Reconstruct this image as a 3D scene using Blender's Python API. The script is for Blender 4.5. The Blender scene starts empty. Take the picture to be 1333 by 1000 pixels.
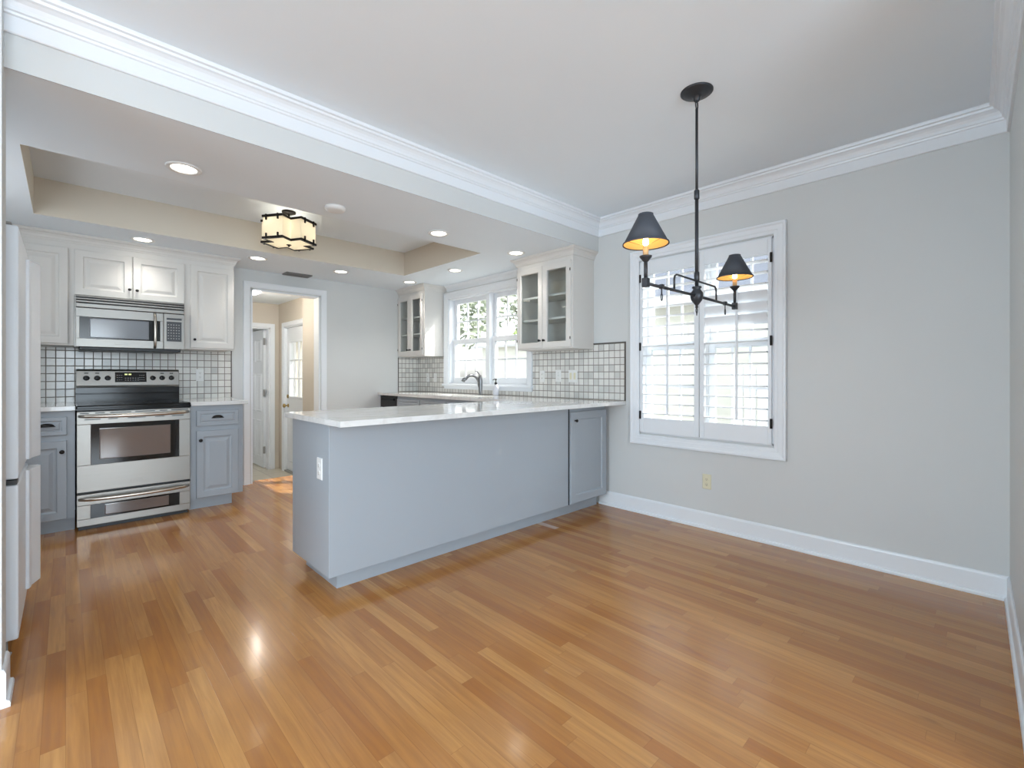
import bpy, bmesh, math, random
from mathutils import Matrix, Vector
R = math.radians
SC = bpy.context.scene
COL = SC.collection
random.seed(7)

def lin(c):
    return tuple((v/255/12.92) if v/255 <= 0.04045 else ((v/255+0.055)/1.055)**2.4 for v in c)

# ---------------------------------------------------------------- camera
EYE = 1.165
cam_d = bpy.data.cameras.new('camera')
cam = bpy.data.objects.new('camera', cam_d); COL.objects.link(cam)
cam.location = (0, 0, EYE)
cam.rotation_euler = (R(90), 0, R(-43.886))
cam_d.sensor_width = 36; cam_d.lens = 604.04/1333*36
cam_d.shift_y = -12/1333
cam_d.clip_start = 0.02; cam_d.clip_end = 200
SC.camera = cam

# ---------------------------------------------------------------- view, sky, sun, fill lights
SC.view_settings.view_transform = 'Standard'
SC.view_settings.look = 'None'
SC.view_settings.gamma = 1
SC.view_settings.use_curve_mapping = False
SC.view_settings.exposure = 0.27

world = bpy.data.worlds.new('sky'); SC.world = world
world.use_nodes = True
wn = world.node_tree
bg = wn.nodes['Background']
sky = wn.nodes.new('ShaderNodeTexSky'); sky.sky_type = 'NISHITA'
sky.sun_disc = False; sky.sun_elevation = R(35); sky.sun_rotation = R(135)
sky.air_density = 1.0; sky.dust_density = 2.0
hsv = wn.nodes.new('ShaderNodeHueSaturation'); hsv.inputs['Saturation'].default_value = 0.25
wn.links.new(sky.outputs[0], hsv.inputs['Color'])
wn.links.new(hsv.outputs[0], bg.inputs[0])
bg.inputs[1].default_value = 0.58

sd = bpy.data.lights.new('sun', 'SUN'); sun = bpy.data.objects.new('sun', sd); COL.objects.link(sun)
sd.energy = 7.0; sd.angle = R(0.6); sd.color = (1, .95, .88)
sun.rotation_euler = Vector((-1, .68, -.98)).to_track_quat('-Z', 'Y').to_euler()
sun.location = (12, -8, 10)

def area(name, loc, aim, sx, sy, power, color=(1, 1, 1)):
    d = bpy.data.lights.new(name, 'AREA'); d.shape = 'RECTANGLE'; d.size = sx; d.size_y = sy
    d.energy = power; d.color = color
    o = bpy.data.objects.new(name, d); COL.objects.link(o)
    o.location = loc; o.rotation_euler = Vector(aim).to_track_quat('-Z', 'Y').to_euler()
    return o
# fill lights added in unseen living-room openings, standing in for daylight
area('fill_south', (-.85, -3.93, 1.35), (0, 1, 0.5), 3.3, 2.1, 205, (0.68, 0.85, 1.0))
area('fill_west', (-3.93, 1.35, 1.35), (1, 0, 0.3), 1.9, 1.9, 90, (0.68, 0.85, 1.0))

# added fill in an unseen left-wall opening, to brighten kitchen ceiling and tray
area('fill_kitchen_left', (-.93, 3.7, 1.65), (1, 0, 0.35), 1.1, 0.9, 8, (0.84, 0.93, 1.0))
# hidden fill light added in the far room to brighten the ajar door
area('fill_far_room', (0.78, 8.2, 1.2), (1, 0, 0), 1.2, 1.4, 6, (0.95, 0.98, 1.0))
# ---------------------------------------------------------------- materials
class NT:
    def __init__(s, name):
        s.m = bpy.data.materials.new(name); s.m.use_nodes = True
        s.t = s.m.node_tree; s.p = s.t.nodes['Principled BSDF']; s.out = s.t.nodes['Material Output']
    def n(s, typ, **kw):
        nd = s.t.nodes.new(typ)
        for k, v in kw.items(): setattr(nd, k, v)
        return nd
    def l(s, a, b): s.t.links.new(a, b)
    def math(s, op, a, b=None, c=None):
        nd = s.n('ShaderNodeMath', operation=op)
        for i, v in enumerate((a, b, c)):
            if v is None: continue
            if isinstance(v, (int, float)): nd.inputs[i].default_value = v
            else: s.l(v, nd.inputs[i])
        return nd.outputs[0]
    def mix(s, fac, a, b, blend='MIX'):
        nd = s.n('ShaderNodeMix', data_type='RGBA', blend_type=blend)
        for sock, v in ((nd.inputs[0], fac), (nd.inputs[6], a), (nd.inputs[7], b)):
            if isinstance(v, (int, float)): sock.default_value = v
            elif isinstance(v, tuple): sock.default_value = (*v[:3], 1)
            else: s.l(v, sock)
        return nd.outputs[2]
    def coord(s, which='Object'):
        return s.n('ShaderNodeTexCoord').outputs[which]
    def noise(s, vec, scale, detail=3, rough=.5):
        nd = s.n('ShaderNodeTexNoise'); s.l(vec, nd.inputs['Vector'])
        nd.inputs['Scale'].default_value = scale; nd.inputs['Detail'].default_value = detail
        nd.inputs['Roughness'].default_value = rough
        return nd.outputs['Fac']
    def mapping(s, vec, scale=(1, 1, 1), loc=(0, 0, 0), rot=(0, 0, 0)):
        nd = s.n('ShaderNodeMapping'); s.l(vec, nd.inputs[0])
        nd.inputs['Scale'].default_value = scale; nd.inputs['Location'].default_value = loc
        nd.inputs['Rotation'].default_value = rot
        return nd.outputs[0]
    def bump(s, h, strength=.1, dist=.01):
        nd = s.n('ShaderNodeBump'); nd.inputs['Strength'].default_value = strength
        nd.inputs['Distance'].default_value = dist
        s.l(h, nd.inputs['Height']); s.l(nd.outputs[0], s.p.inputs['Normal'])
    def setp(s, **kw):
        for k, v in kw.items(): s.p.inputs[k.replace('_', ' ')].default_value = v

def paint(name, rgb, rough=.5, var=.03, bump=.03, scale=40, metal=0, spec=.5, coat=0):
    g = NT(name); c = lin(rgb)
    v = g.noise(g.coord(), 3.0, 2)
    col = g.mix(v, tuple(x*(1-var) for x in c), tuple(min(1, x*(1+var)) for x in c))
    g.l(col, g.p.inputs['Base Color'])
    g.setp(Roughness=rough, Metallic=metal, Specular_IOR_Level=spec, Coat_Weight=coat)
    if bump: g.bump(g.noise(g.coord(), scale, 2), bump, .005)
    return g.m

def emit(name, rgb, strength, base=(255, 255, 255)):
    g = NT(name); c = lin(rgb)
    g.setp(Base_Color=(*lin(base), 1), Emission_Color=(*c, 1), Emission_Strength=strength, Roughness=.5)
    return g.m

def brushed(name, rgb, rough=.28, axis=0):
    g = NT(name); c = lin(rgb)
    sc = [3, 3, 3]; sc[axis] = 3; 
    for i in range(3):
        if i != axis: sc[i] = 400
    v = g.noise(g.mapping(g.coord(), tuple(sc)), 1.0, 3)
    g.l(g.mix(v, tuple(x*.93 for x in c), c), g.p.inputs['Base Color'])
    g.setp(Metallic=1.0, Roughness=rough)
    g.bump(v, .04, .002)
    return g.m

M = {}
M['wall'] = paint('wall_paint', (212, 214, 213), .55, .015, .02, 120)
M['wall_beige'] = paint('hall_paint', (205, 196, 182), .55, .015, .02, 120)
M['ceiling'] = paint('ceiling_paint', (237, 246, 253), .7, .01, .02, 120)
M['tray'] = paint('tray_paint', (220, 212, 197), .6, .015, .02, 120)
M['trim'] = paint('trim_paint', (235, 239, 243), .3, .01, 0)
M['grey'] = paint('grey_cabinet_paint', (163, 170, 177), .35, .012, .01, 80)
M['white_cab'] = paint('white_cabinet_paint', (218, 215, 210), .5, .012, .01, 80)
M['inside'] = paint('cabinet_interior', (205, 206, 204), .5, .01, 0)
M['appliance'] = paint('white_appliance_enamel', (234, 240, 246), .28, .01, .02, 300)
M['plastic'] = paint('white_plastic', (232, 232, 230), .35, .01, 0)
M['ivory'] = paint('ivory_plastic', (224, 218, 190), .4, .01, 0)
M['slot'] = paint('outlet_slot', (150, 146, 136), .5, .01, 0)
M['steel'] = brushed('brushed_stainless', (146, 143, 138), .36, 0)
M['nickel'] = brushed('satin_nickel', (128, 130, 132), .34, 2)
M['handle'] = brushed('warm_steel_handle', (200, 192, 182), .3, 0)
M['black_gloss'] = paint('black_enamel', (12, 12, 13), .14, .02, 0, spec=.3)
M['black'] = paint('black_plastic', (22, 22, 24), .4, .02, 0)
M['oven_glass'] = paint('oven_glass', (16, 15, 15), .08, .02, 0, spec=.35)
M['oven_pane'] = paint('oven_inner_pane', (104, 90, 84), .10, .05, 0, spec=.7, coat=.5)  # the room's reflection is put into this brown-grey base colour
M['grey_glass'] = paint('microwave_glass', (120, 124, 130), .12, .02, 0, spec=.6)
M['key_black'] = paint('keypad', (58, 60, 64), .35, .02, 0)
M['bronze'] = paint('oil_rubbed_bronze', (40, 37, 36), .4, .05, .03, 200, metal=.6)
M['iron'] = paint('dark_iron', (58, 60, 64), .42, .06, .05, 150, metal=.5)
M['shade'] = paint('slate_paper_shade', (62, 66, 74), .6, .02, .02, 90)
M['brass'] = paint('aged_brass', (176, 150, 96), .35, .04, 0, metal=.9)
M['candle'] = paint('candle_sleeve', (214, 176, 128), .5, .04, 0)
M['register'] = paint('dark_register', (118, 118, 118), .5, .02, 0)
M['vent'] = paint('vent_metal', (150, 150, 148), .5, .02, 0)
M['dark_trim'] = paint('dark_tile_edge', (92, 86, 80), .5, .05, .05, 90)
M['soap'] = paint('soap_bottle', (206, 208, 216), .25, .02, 0)
M['siding_roof'] = paint('roof_shingle', (122, 128, 140), .9, .2, .3, 30)
M['pale_roof'] = paint('pale_shingle', (206, 206, 206), .9, .08, .2, 30)
M['concrete'] = paint('ground_concrete', (190, 188, 182), .9, .05, .1, 12)
M['bark'] = paint('bark', (92, 84, 76), .9, .15, .4, 20)
M['bulb'] = emit('warm_bulb', (255, 218, 160), 12)
M['lantern_bulb'] = emit('lantern_bulb', (255, 240, 214), 3)
M['can_glow'] = emit('recessed_lamp_glow', (255, 247, 232), 9)
M['dome'] = emit('hall_dome_glow', (255, 246, 230), 2.2)
M['digit'] = emit('clock_digits', (210, 220, 90), 1.2)

def gold_inside():
    g = NT('gold_shade_lining')
    g.setp(Base_Color=(*lin((226, 190, 124)), 1), Metallic=.25, Roughness=.5)
    g.bump(g.noise(g.coord(), 160, 2), .1, .003)
    return g.m
M['gold'] = gold_inside()

def lamp_glass():
    g = NT('cream_lamp_glass')
    t = g.n('ShaderNodeBsdfTranslucent'); t.inputs[0].default_value = (*lin((255, 251, 240)), 1)
    d = g.n('ShaderNodeBsdfDiffuse'); d.inputs[0].default_value = (*lin((244, 232, 204)), 1)
    v = g.noise(g.coord(), 9, 3)
    mx = g.n('ShaderNodeMixShader'); mx.inputs[0].default_value = .6
    g.l(g.mix(v, lin((246, 241, 226)), lin((252, 249, 240))), d.inputs[0])
    g.l(d.outputs[0], mx.inputs[1]); g.l(t.outputs[0], mx.inputs[2])
    e = g.n('ShaderNodeEmission'); e.inputs[0].default_value = (*lin((255, 234, 196)), 1); e.inputs[1].default_value = .06
    ad = g.n('ShaderNodeAddShader'); g.l(mx.outputs[0], ad.inputs[0]); g.l(e.outputs[0], ad.inputs[1])
    g.l(ad.outputs[0], g.out.inputs[0])
    return g.m
M['lamp_glass'] = lamp_glass()

def pane():
    g = NT('window_glass')
    tr = g.n('ShaderNodeBsdfTransparent'); tr.inputs[0].default_value = (.97, .985, .98, 1)
    gl = g.n('ShaderNodeBsdfGlossy'); gl.inputs['Roughness'].default_value = .03
    geo = g.n('ShaderNodeNewGeometry'); dt = g.n('ShaderNodeVectorMath', operation='DOT_PRODUCT')
    g.l(geo.outputs['Normal'], dt.inputs[0]); g.l(geo.outputs['Incoming'], dt.inputs[1])
    sch = g.math('POWER', g.math('SUBTRACT', 1.0, g.math('MINIMUM', g.math('ABSOLUTE', dt.outputs['Value']), 1.0)), 5.0)
    v = g.noise(g.coord(), 4, 1)
    f = g.math('MULTIPLY', g.math('MULTIPLY_ADD', sch, .9, .035), g.math('MULTIPLY_ADD', v, .1, .95))
    mx = g.n('ShaderNodeMixShader'); g.l(f, mx.inputs[0])
    g.l(tr.outputs[0], mx.inputs[1]); g.l(gl.outputs[0], mx.inputs[2]); g.l(mx.outputs[0], g.out.inputs[0])
    return g.m
M['glass'] = pane()

def quartz():
    g = NT('white_quartz'); v = g.coord()
    a = g.noise(g.mapping(v, (1, 1.6, 1)), 2.2, 6, .65)
    vein = g.math('ABSOLUTE', g.math('SUBTRACT', a, .5))
    vein = g.math('SUBTRACT', 1, g.math('MINIMUM', g.math('MULTIPLY', vein, 22), 1))
    fine = g.noise(v, 60, 2)
    c = g.mix(g.math('MULTIPLY', vein, .28), lin((232, 232, 230)), lin((190, 186, 180)))
    c = g.mix(g.math('MULTIPLY', fine, .12), c, lin((205, 203, 200)))
    g.l(c, g.p.inputs['Base Color']); g.setp(Roughness=.07)
    return g.m
M['quartz'] = quartz()

def tiles(name, axis, u0, pu, v0, pv):
    """square marble mosaic with dark grout, laid in real object space"""
    g = NT(name); s = g.n('ShaderNodeSeparateXYZ'); g.l(g.coord(), s.inputs[0])
    u = g.math('DIVIDE', g.math('SUBTRACT', s.outputs[axis], u0), pu)
    v = g.math('DIVIDE', g.math('SUBTRACT', s.outputs[2], v0), pv)
    iu, iv = g.math('FLOOR', u), g.math('FLOOR', v)
    fu, fv = g.math('FRACT', u), g.math('FRACT', v)
    eu = g.math('MINIMUM', fu, g.math('SUBTRACT', 1, fu))
    ev = g.math('MINIMUM', fv, g.math('SUBTRACT', 1, fv))
    e = g.math('MINIMUM', eu, ev)
    grout = g.n('ShaderNodeClamp'); 
    g.l(g.math('SUBTRACT', 1, g.math('MULTIPLY', g.math('SUBTRACT', e, .035), 30)), grout.inputs[0])
    cx = g.n('ShaderNodeCombineXYZ'); g.l(iu, cx.inputs[0]); g.l(iv, cx.inputs[1])
    wn_ = g.n('ShaderNodeTexWhiteNoise', noise_dimensions='2D'); g.l(cx.outputs[0], wn_.inputs['Vector'])
    marb = g.noise(g.mapping(g.coord(), (1, 1, 1)), 34, 4, .6)
    r = g.math('POWER', wn_.outputs[0], 2.2)
    c = g.mix(r, lin((240, 238, 232)), lin((206, 206, 202)))
    c = g.mix(g.math('MULTIPLY', marb, .35), c, lin((176, 176, 174)))
    c = g.mix(grout.outputs[0], c, lin((134, 126, 118)))
    g.l(c, g.p.inputs['Base Color'])
    g.l(g.math('MULTIPLY_ADD', grout.outputs[0], .6, .2), g.p.inputs['Roughness'])
    g.bump(g.math('SUBTRACT', 1, grout.outputs[0]), .5, .002)
    return g.m
M['tile_window'] = tiles('marble_mosaic_window_wall', 1, 2.2105, .0565, 1.441, .0624)
M['tile_stove'] = tiles('marble_mosaic_stove_wall', 0, 1.2375, .0590, 1.1746, .0660)
M['tile_corner'] = tiles('marble_mosaic_corner', 0, 3.183, .0565, 1.441, .0624)

def wood_floor():
    g = NT('oak_strip_floor'); s = g.n('ShaderNodeSeparateXYZ'); P = g.coord(); g.l(P, s.inputs[0])
    W, L = .0565, .62
    row = g.math('DIVIDE', s.outputs[0], W); ir = g.math('FLOOR', row); fr = g.math('FRACT', row)
    wr = g.n('ShaderNodeTexWhiteNoise', noise_dimensions='1D'); g.l(ir, wr.inputs['W'])
    # each row has its own shift and its own board length
    ln = g.math('MULTIPLY_ADD', wr.outputs[0], .5, L)
    wr2 = g.n('ShaderNodeTexWhiteNoise', noise_dimensions='1D'); g.l(g.math('ADD', ir, 71.3), wr2.inputs['W'])
    al = g.math('DIVIDE', g.math('MULTIPLY_ADD', wr2.outputs[0], 9.0, s.outputs[1]), ln)
    ia = g.math('FLOOR', al); fa = g.math('FRACT', al)
    cb = g.n('ShaderNodeCombineXYZ'); g.l(ir, cb.inputs[0]); g.l(ia, cb.inputs[1])
    wb = g.n('ShaderNodeTexWhiteNoise', noise_dimensions='2D'); g.l(cb.outputs[0], wb.inputs['Vector'])
    ramp = g.n('ShaderNodeValToRGB'); g.l(wb.outputs[0], ramp.inputs[0])
    cr = ramp.color_ramp; cr.interpolation = 'LINEAR'
    for pos, c in ((0, (172, 112, 56)), (.05, (186, 127, 66)), (.3, (192, 134, 71)), (.8, (197, 140, 76)), (1, (204, 149, 86))):
        e = cr.elements[0] if pos == 0 else (cr.elements[1] if pos == 1 else cr.elements.new(pos))
        e.position = pos; e.color = (*lin(c), 1)
    # grain: long streaks, shifted per board
    off = g.n('ShaderNodeVectorMath', operation='MULTIPLY_ADD')
    g.l(wb.outputs['Color'], off.inputs[0]); off.inputs[1].default_value = (3, 7, 5); g.l(P, off.inputs[2])
    g1 = g.noise(g.mapping(off.outputs[0], (55, 2.2, 1)), 1, 4, .6)
    g2 = g.noise(g.mapping(off.outputs[0], (14, 1.1, 1)), 1, 3, .6)
    fig = g.math('FRACT', g.math('MULTIPLY', g2, 6))
    fig = g.math('ABSOLUTE', g.math('SUBTRACT', fig, .5))
    col = g.mix(g.math('MULTIPLY', g.math('SUBTRACT', g1, .38), 1.3), ramp.outputs[0], lin((140, 92, 58)))
    col = g.mix(g.math('MULTIPLY', fig, .46), col, lin((150, 100, 64)))
    kn = g.noise(g.mapping(off.outputs[0], (10, 3, 1)), 1, 2)
    kn = g.n('ShaderNodeMapRange'); 
    knn = g.noise(g.mapping(off.outputs[0], (16, 5, 1), (4, 2, 0)), 1, 1)
    g.l(knn, kn.inputs[0]); kn.inputs[1].default_value = .72; kn.inputs[2].default_value = .85
    col = g.mix(g.math('MULTIPLY', kn.outputs[0], .6), col, lin((110, 66, 40)))
    e1 = g.math('MULTIPLY', g.math('MINIMUM', fr, g.math('SUBTRACT', 1, fr)), W)
    e2 = g.math('MULTIPLY', g.math('MINIMUM', fa, g.math('SUBTRACT', 1, fa)), ln)
    e = g.math('MINIMUM', e1, e2)
    seam = g.n('ShaderNodeClamp'); g.l(g.math('SUBTRACT', 1, g.math('DIVIDE', e, .0011)), seam.inputs[0])
    col = g.mix(g.math('MULTIPLY', seam.outputs[0], .45), col, lin((104, 66, 40)))
    g.l(col, g.p.inputs['Base Color'])
    rough = g.math('MULTIPLY_ADD', g.noise(P, 6, 2), .08, .13)
    g.l(rough, g.p.inputs['Roughness'])
    g.setp(Specular_IOR_Level=.4, Coat_Weight=.2, Coat_Roughness=.10)
    big = g.noise(P, 5, 1)
    h = g.math('ADD', g.math('MULTIPLY', big, .5), g.math('MULTIPLY', seam.outputs[0], -.25))
    g.bump(h, .12, .006)
    return g.m
M['floor'] = wood_floor()

def hall_tile():
    g = NT('hall_floor_tile'); b = g.n('ShaderNodeTexBrick'); b.offset = 0
    g.l(g.coord(), b.inputs['Vector'])
    b.inputs['Color1'].default_value = (*lin((214, 208, 192)), 1); b.inputs['Color2'].default_value = (*lin((202, 196, 180)), 1)
    b.inputs['Mortar'].default_value = (*lin((160, 154, 142)), 1)
    b.inputs['Scale'].default_value = 1; b.inputs['Mortar Size'].default_value = .004
    b.inputs['Brick Width'].default_value = .33; b.inputs['Row Height'].default_value = .33
    g.l(b.outputs[0], g.p.inputs['Base Color']); g.setp(Roughness=.3)
    return g.m
M['hall_tile'] = hall_tile()

def siding():
    g = NT('cream_lap_siding'); s = g.n('ShaderNodeSeparateXYZ'); g.l(g.coord(), s.inputs[0])
    f = g.math('FRACT', g.math('DIVIDE', s.outputs[2], .2))
    g.l(g.mix(g.noise(g.coord(), 2, 2), lin((222, 223, 213)), lin((230, 230, 222))), g.p.inputs['Base Color'])
    g.setp(Roughness=.7); g.bump(f, .6, .02)
    return g.m
M['siding'] = siding()

def leafm(name, a, b):
    g = NT(name)
    g.l(g.mix(g.noise(g.coord(), 5, 2), lin(a), lin(b)), g.p.inputs['Base Color']); g.setp(Roughness=.6)
    return g.m
M['leaf'] = leafm('tree_leaf', (122, 132, 114), (178, 186, 164))
M['hedge'] = leafm('hedge_leaf', (112, 150, 62), (176, 204, 104))

# ---------------------------------------------------------------- mesh builder
def world_loc(o):
    v = Vector((0, 0, 0))
    while o is not None:
        v += o.location; o = o.parent
    return v

class MB:
    def __init__(s, T=None):
        s.bm = bmesh.new(); s.T = T
    def add(s, bm):
        if s.T is not None: bmesh.ops.transform(bm, matrix=s.T, verts=bm.verts)
        me = bpy.data.meshes.new('t'); bm.to_mesh(me); bm.free()
        s.bm.from_mesh(me); bpy.data.meshes.remove(me); return s
    def box(s, x0, x1, y0, y1, z0, z1, bev=0, seg=2):
        b = bmesh.new(); bmesh.ops.create_cube(b, size=1)
        for v in b.verts:
            v.co = Vector(((x0+x1)/2+v.co.x*(x1-x0), (y0+y1)/2+v.co.y*(y1-y0), (z0+z1)/2+v.co.z*(z1-z0)))
        if bev: bmesh.ops.bevel(b, geom=list(b.edges), offset=bev, segments=seg, profile=.5, affect='EDGES')
        return s.add(b)
    def prism(s, poly, w0, w1, axis='Z'):
        """polygon (a,b) extruded along axis from w0 to w1"""
        b = bmesh.new()
        def P(a, c, w): return {'Z': (a, c, w), 'Y': (a, w, c), 'X': (w, a, c)}[axis]
        lo = [b.verts.new(P(a, c, w0)) for a, c in poly]; hi = [b.verts.new(P(a, c, w1)) for a, c in poly]
        b.faces.new(lo); b.faces.new(hi)
        n = len(poly)
        for i in range(n): b.faces.new((lo[i], lo[(i+1) % n], hi[(i+1) % n], hi[i]))
        return s.add(b)
    def rings(s, u0, u1, v0, v1, prof, closed=False, cap=True, smooth=False):
        """nested rectangles in the XY plane of T: prof = [(inset, w), ...]"""
        b = bmesh.new(); rs = []
        for ins, w in prof:
            rs.append([b.verts.new(c) for c in ((u0+ins, v0+ins, w), (u1-ins, v0+ins, w), (u1-ins, v1-ins, w), (u0+ins, v1-ins, w))])
        pairs = list(zip(rs, rs[1:])) + ([(rs[-1], rs[0])] if closed else [])
        for a, c in pairs:
            for i in range(4): b.faces.new((a[i], a[(i+1) % 4], c[(i+1) % 4], c[i]))
        if not closed:
            b.faces.new(rs[0])
            if cap: b.faces.new(rs[-1])
        return s.add(b)
    def lathe(s, prof, c=(0, 0, 0), seg=32, axis='Z', cap=True, closed=False):
        b = bmesh.new(); rs = []
        for r, z in prof:
            ring = []
            for i in range(seg):
                t = 2*math.pi*i/seg; a, d = r*math.cos(t), r*math.sin(t)
                p = {'Z': (a, d, z), 'Y': (a, z, d), 'X': (z, a, d)}[axis]
                ring.append(b.verts.new((c[0]+p[0], c[1]+p[1], c[2]+p[2])))
            rs.append(ring)
        pairs = list(zip(rs, rs[1:])) + ([(rs[-1], rs[0])] if closed else [])
        for a, d in pairs:
            for i in range(seg):
                f = b.faces.new((a[i], a[(i+1) % seg], d[(i+1) % seg], d[i])); f.smooth = True
        if cap and not closed:
            b.faces.new(rs[0]); b.faces.new(rs[-1])
        return s.add(b)
    def tube(s, pts, r, seg=12, cap=True):
        pts = [Vector(p) for p in pts]; b = bmesh.new(); rs = []
        rr = r if isinstance(r, (list, tuple)) else [r]*len(pts)
        t0 = (pts[1]-pts[0]).normalized()
        up = Vector((0, 0, 1)) if abs(t0.z) < .9 else Vector((1, 0, 0))
        nrm = t0.cross(up).normalized()
        for i, p in enumerate(pts):
            t = ((pts[min(i+1, len(pts)-1)]-p).normalized()+(p-pts[max(i-1, 0)]).normalized()).normalized()
            nrm = (nrm-t*nrm.dot(t)).normalized(); bi = t.cross(nrm)
            rs.append([b.verts.new(p+(nrm*math.cos(2*math.pi*k/seg)+bi*math.sin(2*math.pi*k/seg))*rr[i]) for k in range(seg)])
        for a, d in zip(rs, rs[1:]):
            for k in range(seg):
                f = b.faces.new((a[k], a[(k+1) % seg], d[(k+1) % seg], d[k])); f.smooth = True
        if cap: b.faces.new(rs[0]); b.faces.new(rs[-1])
        return s.add(b)
    def sweep(s, path, prof, N=(0, 0, 1), side=1):
        """profile (offset to the side of the path, height along N) swept with mitred corners"""
        path = [Vector(p) for p in path]; N = Vector(N); b = bmesh.new(); rs = []
        dirs = [(path[i+1]-path[i]).normalized() for i in range(len(path)-1)]
        nr = [N.cross(d)*side for d in dirs]
        for i, p in enumerate(path):
            if i == 0: m = nr[0]; k = 1
            elif i == len(path)-1: m = nr[-1]; k = 1
            else:
                m = (nr[i-1]+nr[i]).normalized(); k = 1/m.dot(nr[i])
            rs.append([b.verts.new(p+m*(a*k)+N*h) for a, h in prof])
        n = len(prof)
        for a, d in zip(rs, rs[1:]):
            for j in range(n): b.faces.new((a[j], a[(j+1) % n], d[(j+1) % n], d[j]))
        b.faces.new(rs[0]); b.faces.new(rs[-1])
        return s.add(b)
    def ball(s, c, r, seg=16, sz=1):
        prof = [(max(.0001, r*math.sin(math.pi*i/8)), -r*sz*math.cos(math.pi*i/8)) for i in range(9)]
        return s.lathe(prof, c, seg)
    def build(s, name, mat, parent=None, bevel=0, kind=None, loc=None, fixn=True):
        if fixn: bmesh.ops.recalc_face_normals(s.bm, faces=s.bm.faces)
        me = bpy.data.meshes.new(name); s.bm.to_mesh(me); s.bm.free()
        for m_ in (mat if isinstance(mat, list) else [mat]):
            me.materials.append(M[m_] if isinstance(m_, str) else m_)
        o = bpy.data.objects.new(name, me); COL.objects.link(o)
        if parent is not None:
            off = world_loc(parent); o.parent = parent
        elif loc is not None:
            off = Vector(loc); o.location = off
        else: off = Vector((0, 0, 0))
        if off.length: me.transform(Matrix.Translation(-off))
        if bevel:
            bv = o.modifiers.new('bevel', 'BEVEL'); bv.width = bevel; bv.segments = 2; bv.limit_method = 'ANGLE'
        if kind: o['kind'] = kind
        return o

def frame(o, U, V, W):
    m = Matrix((Vector(U), Vector(V), Vector(W))).transposed().to_4x4(); m.translation = Vector(o); return m
def FY(y): return frame((0, y, 0), (1, 0, 0), (0, 0, 1), (0, -1, 0))      # faces -Y: u = X, v = Z
def FX(x): return frame((x, 0, 0), (0, 1, 0), (0, 0, 1), (-1, 0, 0))      # faces -X: u = Y, v = Z

def tag(o, label, cat, group=None):
    o['label'] = label; o['category'] = cat
    if group: o['group'] = group
    return o
def thing(name, label, cat, loc, group=None):
    o = bpy.data.objects.new(name, None); COL.objects.link(o); o.location = loc
    o.empty_display_size = .1
    return tag(o, label, cat, group)
def struct(mb, name, mat, parent=None, **kw):
    return mb.build(name, mat, parent, kind='structure' if parent is None else None, **kw)
def copy_tree(o, parent=None):
    c = o.copy(); COL.objects.link(c)
    if parent is not None: c.parent = parent
    for ch in list(o.children): copy_tree(ch, c)
    return c

XW, YB, ZK, ZC = 3.497, 5.50, 2.287, 2.565
BEAM = 2.50

# ================================================================ SETTING
# ---- floors
struct(MB().box(-4, XW, -4, YB+.14, -.06, 0), 'floor', 'floor')
struct(MB().box(.6, 3.2, YB+.14, 9.2, -.26, -.2), 'floor_hall', 'hall_tile')
# ---- ceilings
struct(MB().box(-4, XW+.1, -4, BEAM, ZC, ZC+.05), 'ceiling', 'ceiling')
TX0, TX1, TY0, TY1, ZT = -.16, 2.76, 3.285, 4.63, 2.545
m = MB()
q = .0012
m.box(-1.0, XW, BEAM+q, TY0-q, ZK, ZK+.03).box(-1.0, XW, TY1+q, YB, ZK, ZK+.03)
m.box(-1.0, TX0-q, TY0-q, TY1+q, ZK, ZK+.03).box(TX1+q, XW, TY0-q, TY1+q, ZK, ZK+.03)
m.box(TX0-.05, TX1+.05, TY0-.05, TY1+.05, ZT, ZT+.03)
struct(m, 'ceiling_kitchen', 'ceiling')
m = MB()
m.box(TX0-q, TX0, TY0-q, TY1+q, ZK, ZT).box(TX1, TX1+q, TY0-q, TY1+q, ZK, ZT)
m.box(TX0, TX1, TY0-q, TY0, ZK, ZT).box(TX0, TX1, TY1, TY1+q, ZK, ZT)
struct(m, 'ceiling_tray_sides', 'tray')
# ---- beam between dining room and kitchen
struct(MB().prism([(BEAM, ZK), (BEAM+.004, ZK), (BEAM+.004, ZK+.03), (BEAM+.16, ZK+.03), (BEAM+.16, ZC), (BEAM, ZC)], -4, XW, 'X'), 'wall_beam', 'wall')
# ---- window wall with two openings
KW = (3.40, 4.785, 1.05, 2.12)     # kitchen window opening  y0 y1 z0 z1
DW = (1.045, 2.077, .677, 2.117)   # dining window opening
def wall_x(x0, x1, ya, yb, za, zb, holes):
    mm = MB(); ys = ya
    for (h0, h1, k0, k1) in sorted(holes):
        mm.box(x0, x1, ys, h0, za, zb); mm.box(x0, x1, h0, h1, za, k0); mm.box(x0, x1, h0, h1, k1, zb); ys = h1
    mm.box(x0, x1, ys, yb, za, zb); return mm
struct(wall_x(XW, XW+.16, -.30, YB+.14, -.05, ZC+.05, [KW, DW]), 'wall_window_side', 'wall')
# ---- back wall with doorway
DX0, DX1, DZ = 1.425, 2.155, 2.085
m = MB()
m.box(-1.0, DX0, YB, YB+.14, 0, ZC).box(DX1, XW, YB, YB+.14, 0, ZC).box(DX0, DX1, YB, YB+.14, DZ, ZC)
struct(m, 'wall_back', 'wall')
# ---- right-hand wall beside the camera, very slightly out of square
def rw(x): return -.055-(XW-x)*math.tan(R(1.2))
struct(MB().prism([(XW, rw(XW)), (1.9, rw(1.9)), (1.9, rw(1.9)-.14), (XW, rw(XW)-.2)], 0, ZC), 'wall_right', 'wall')
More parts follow.
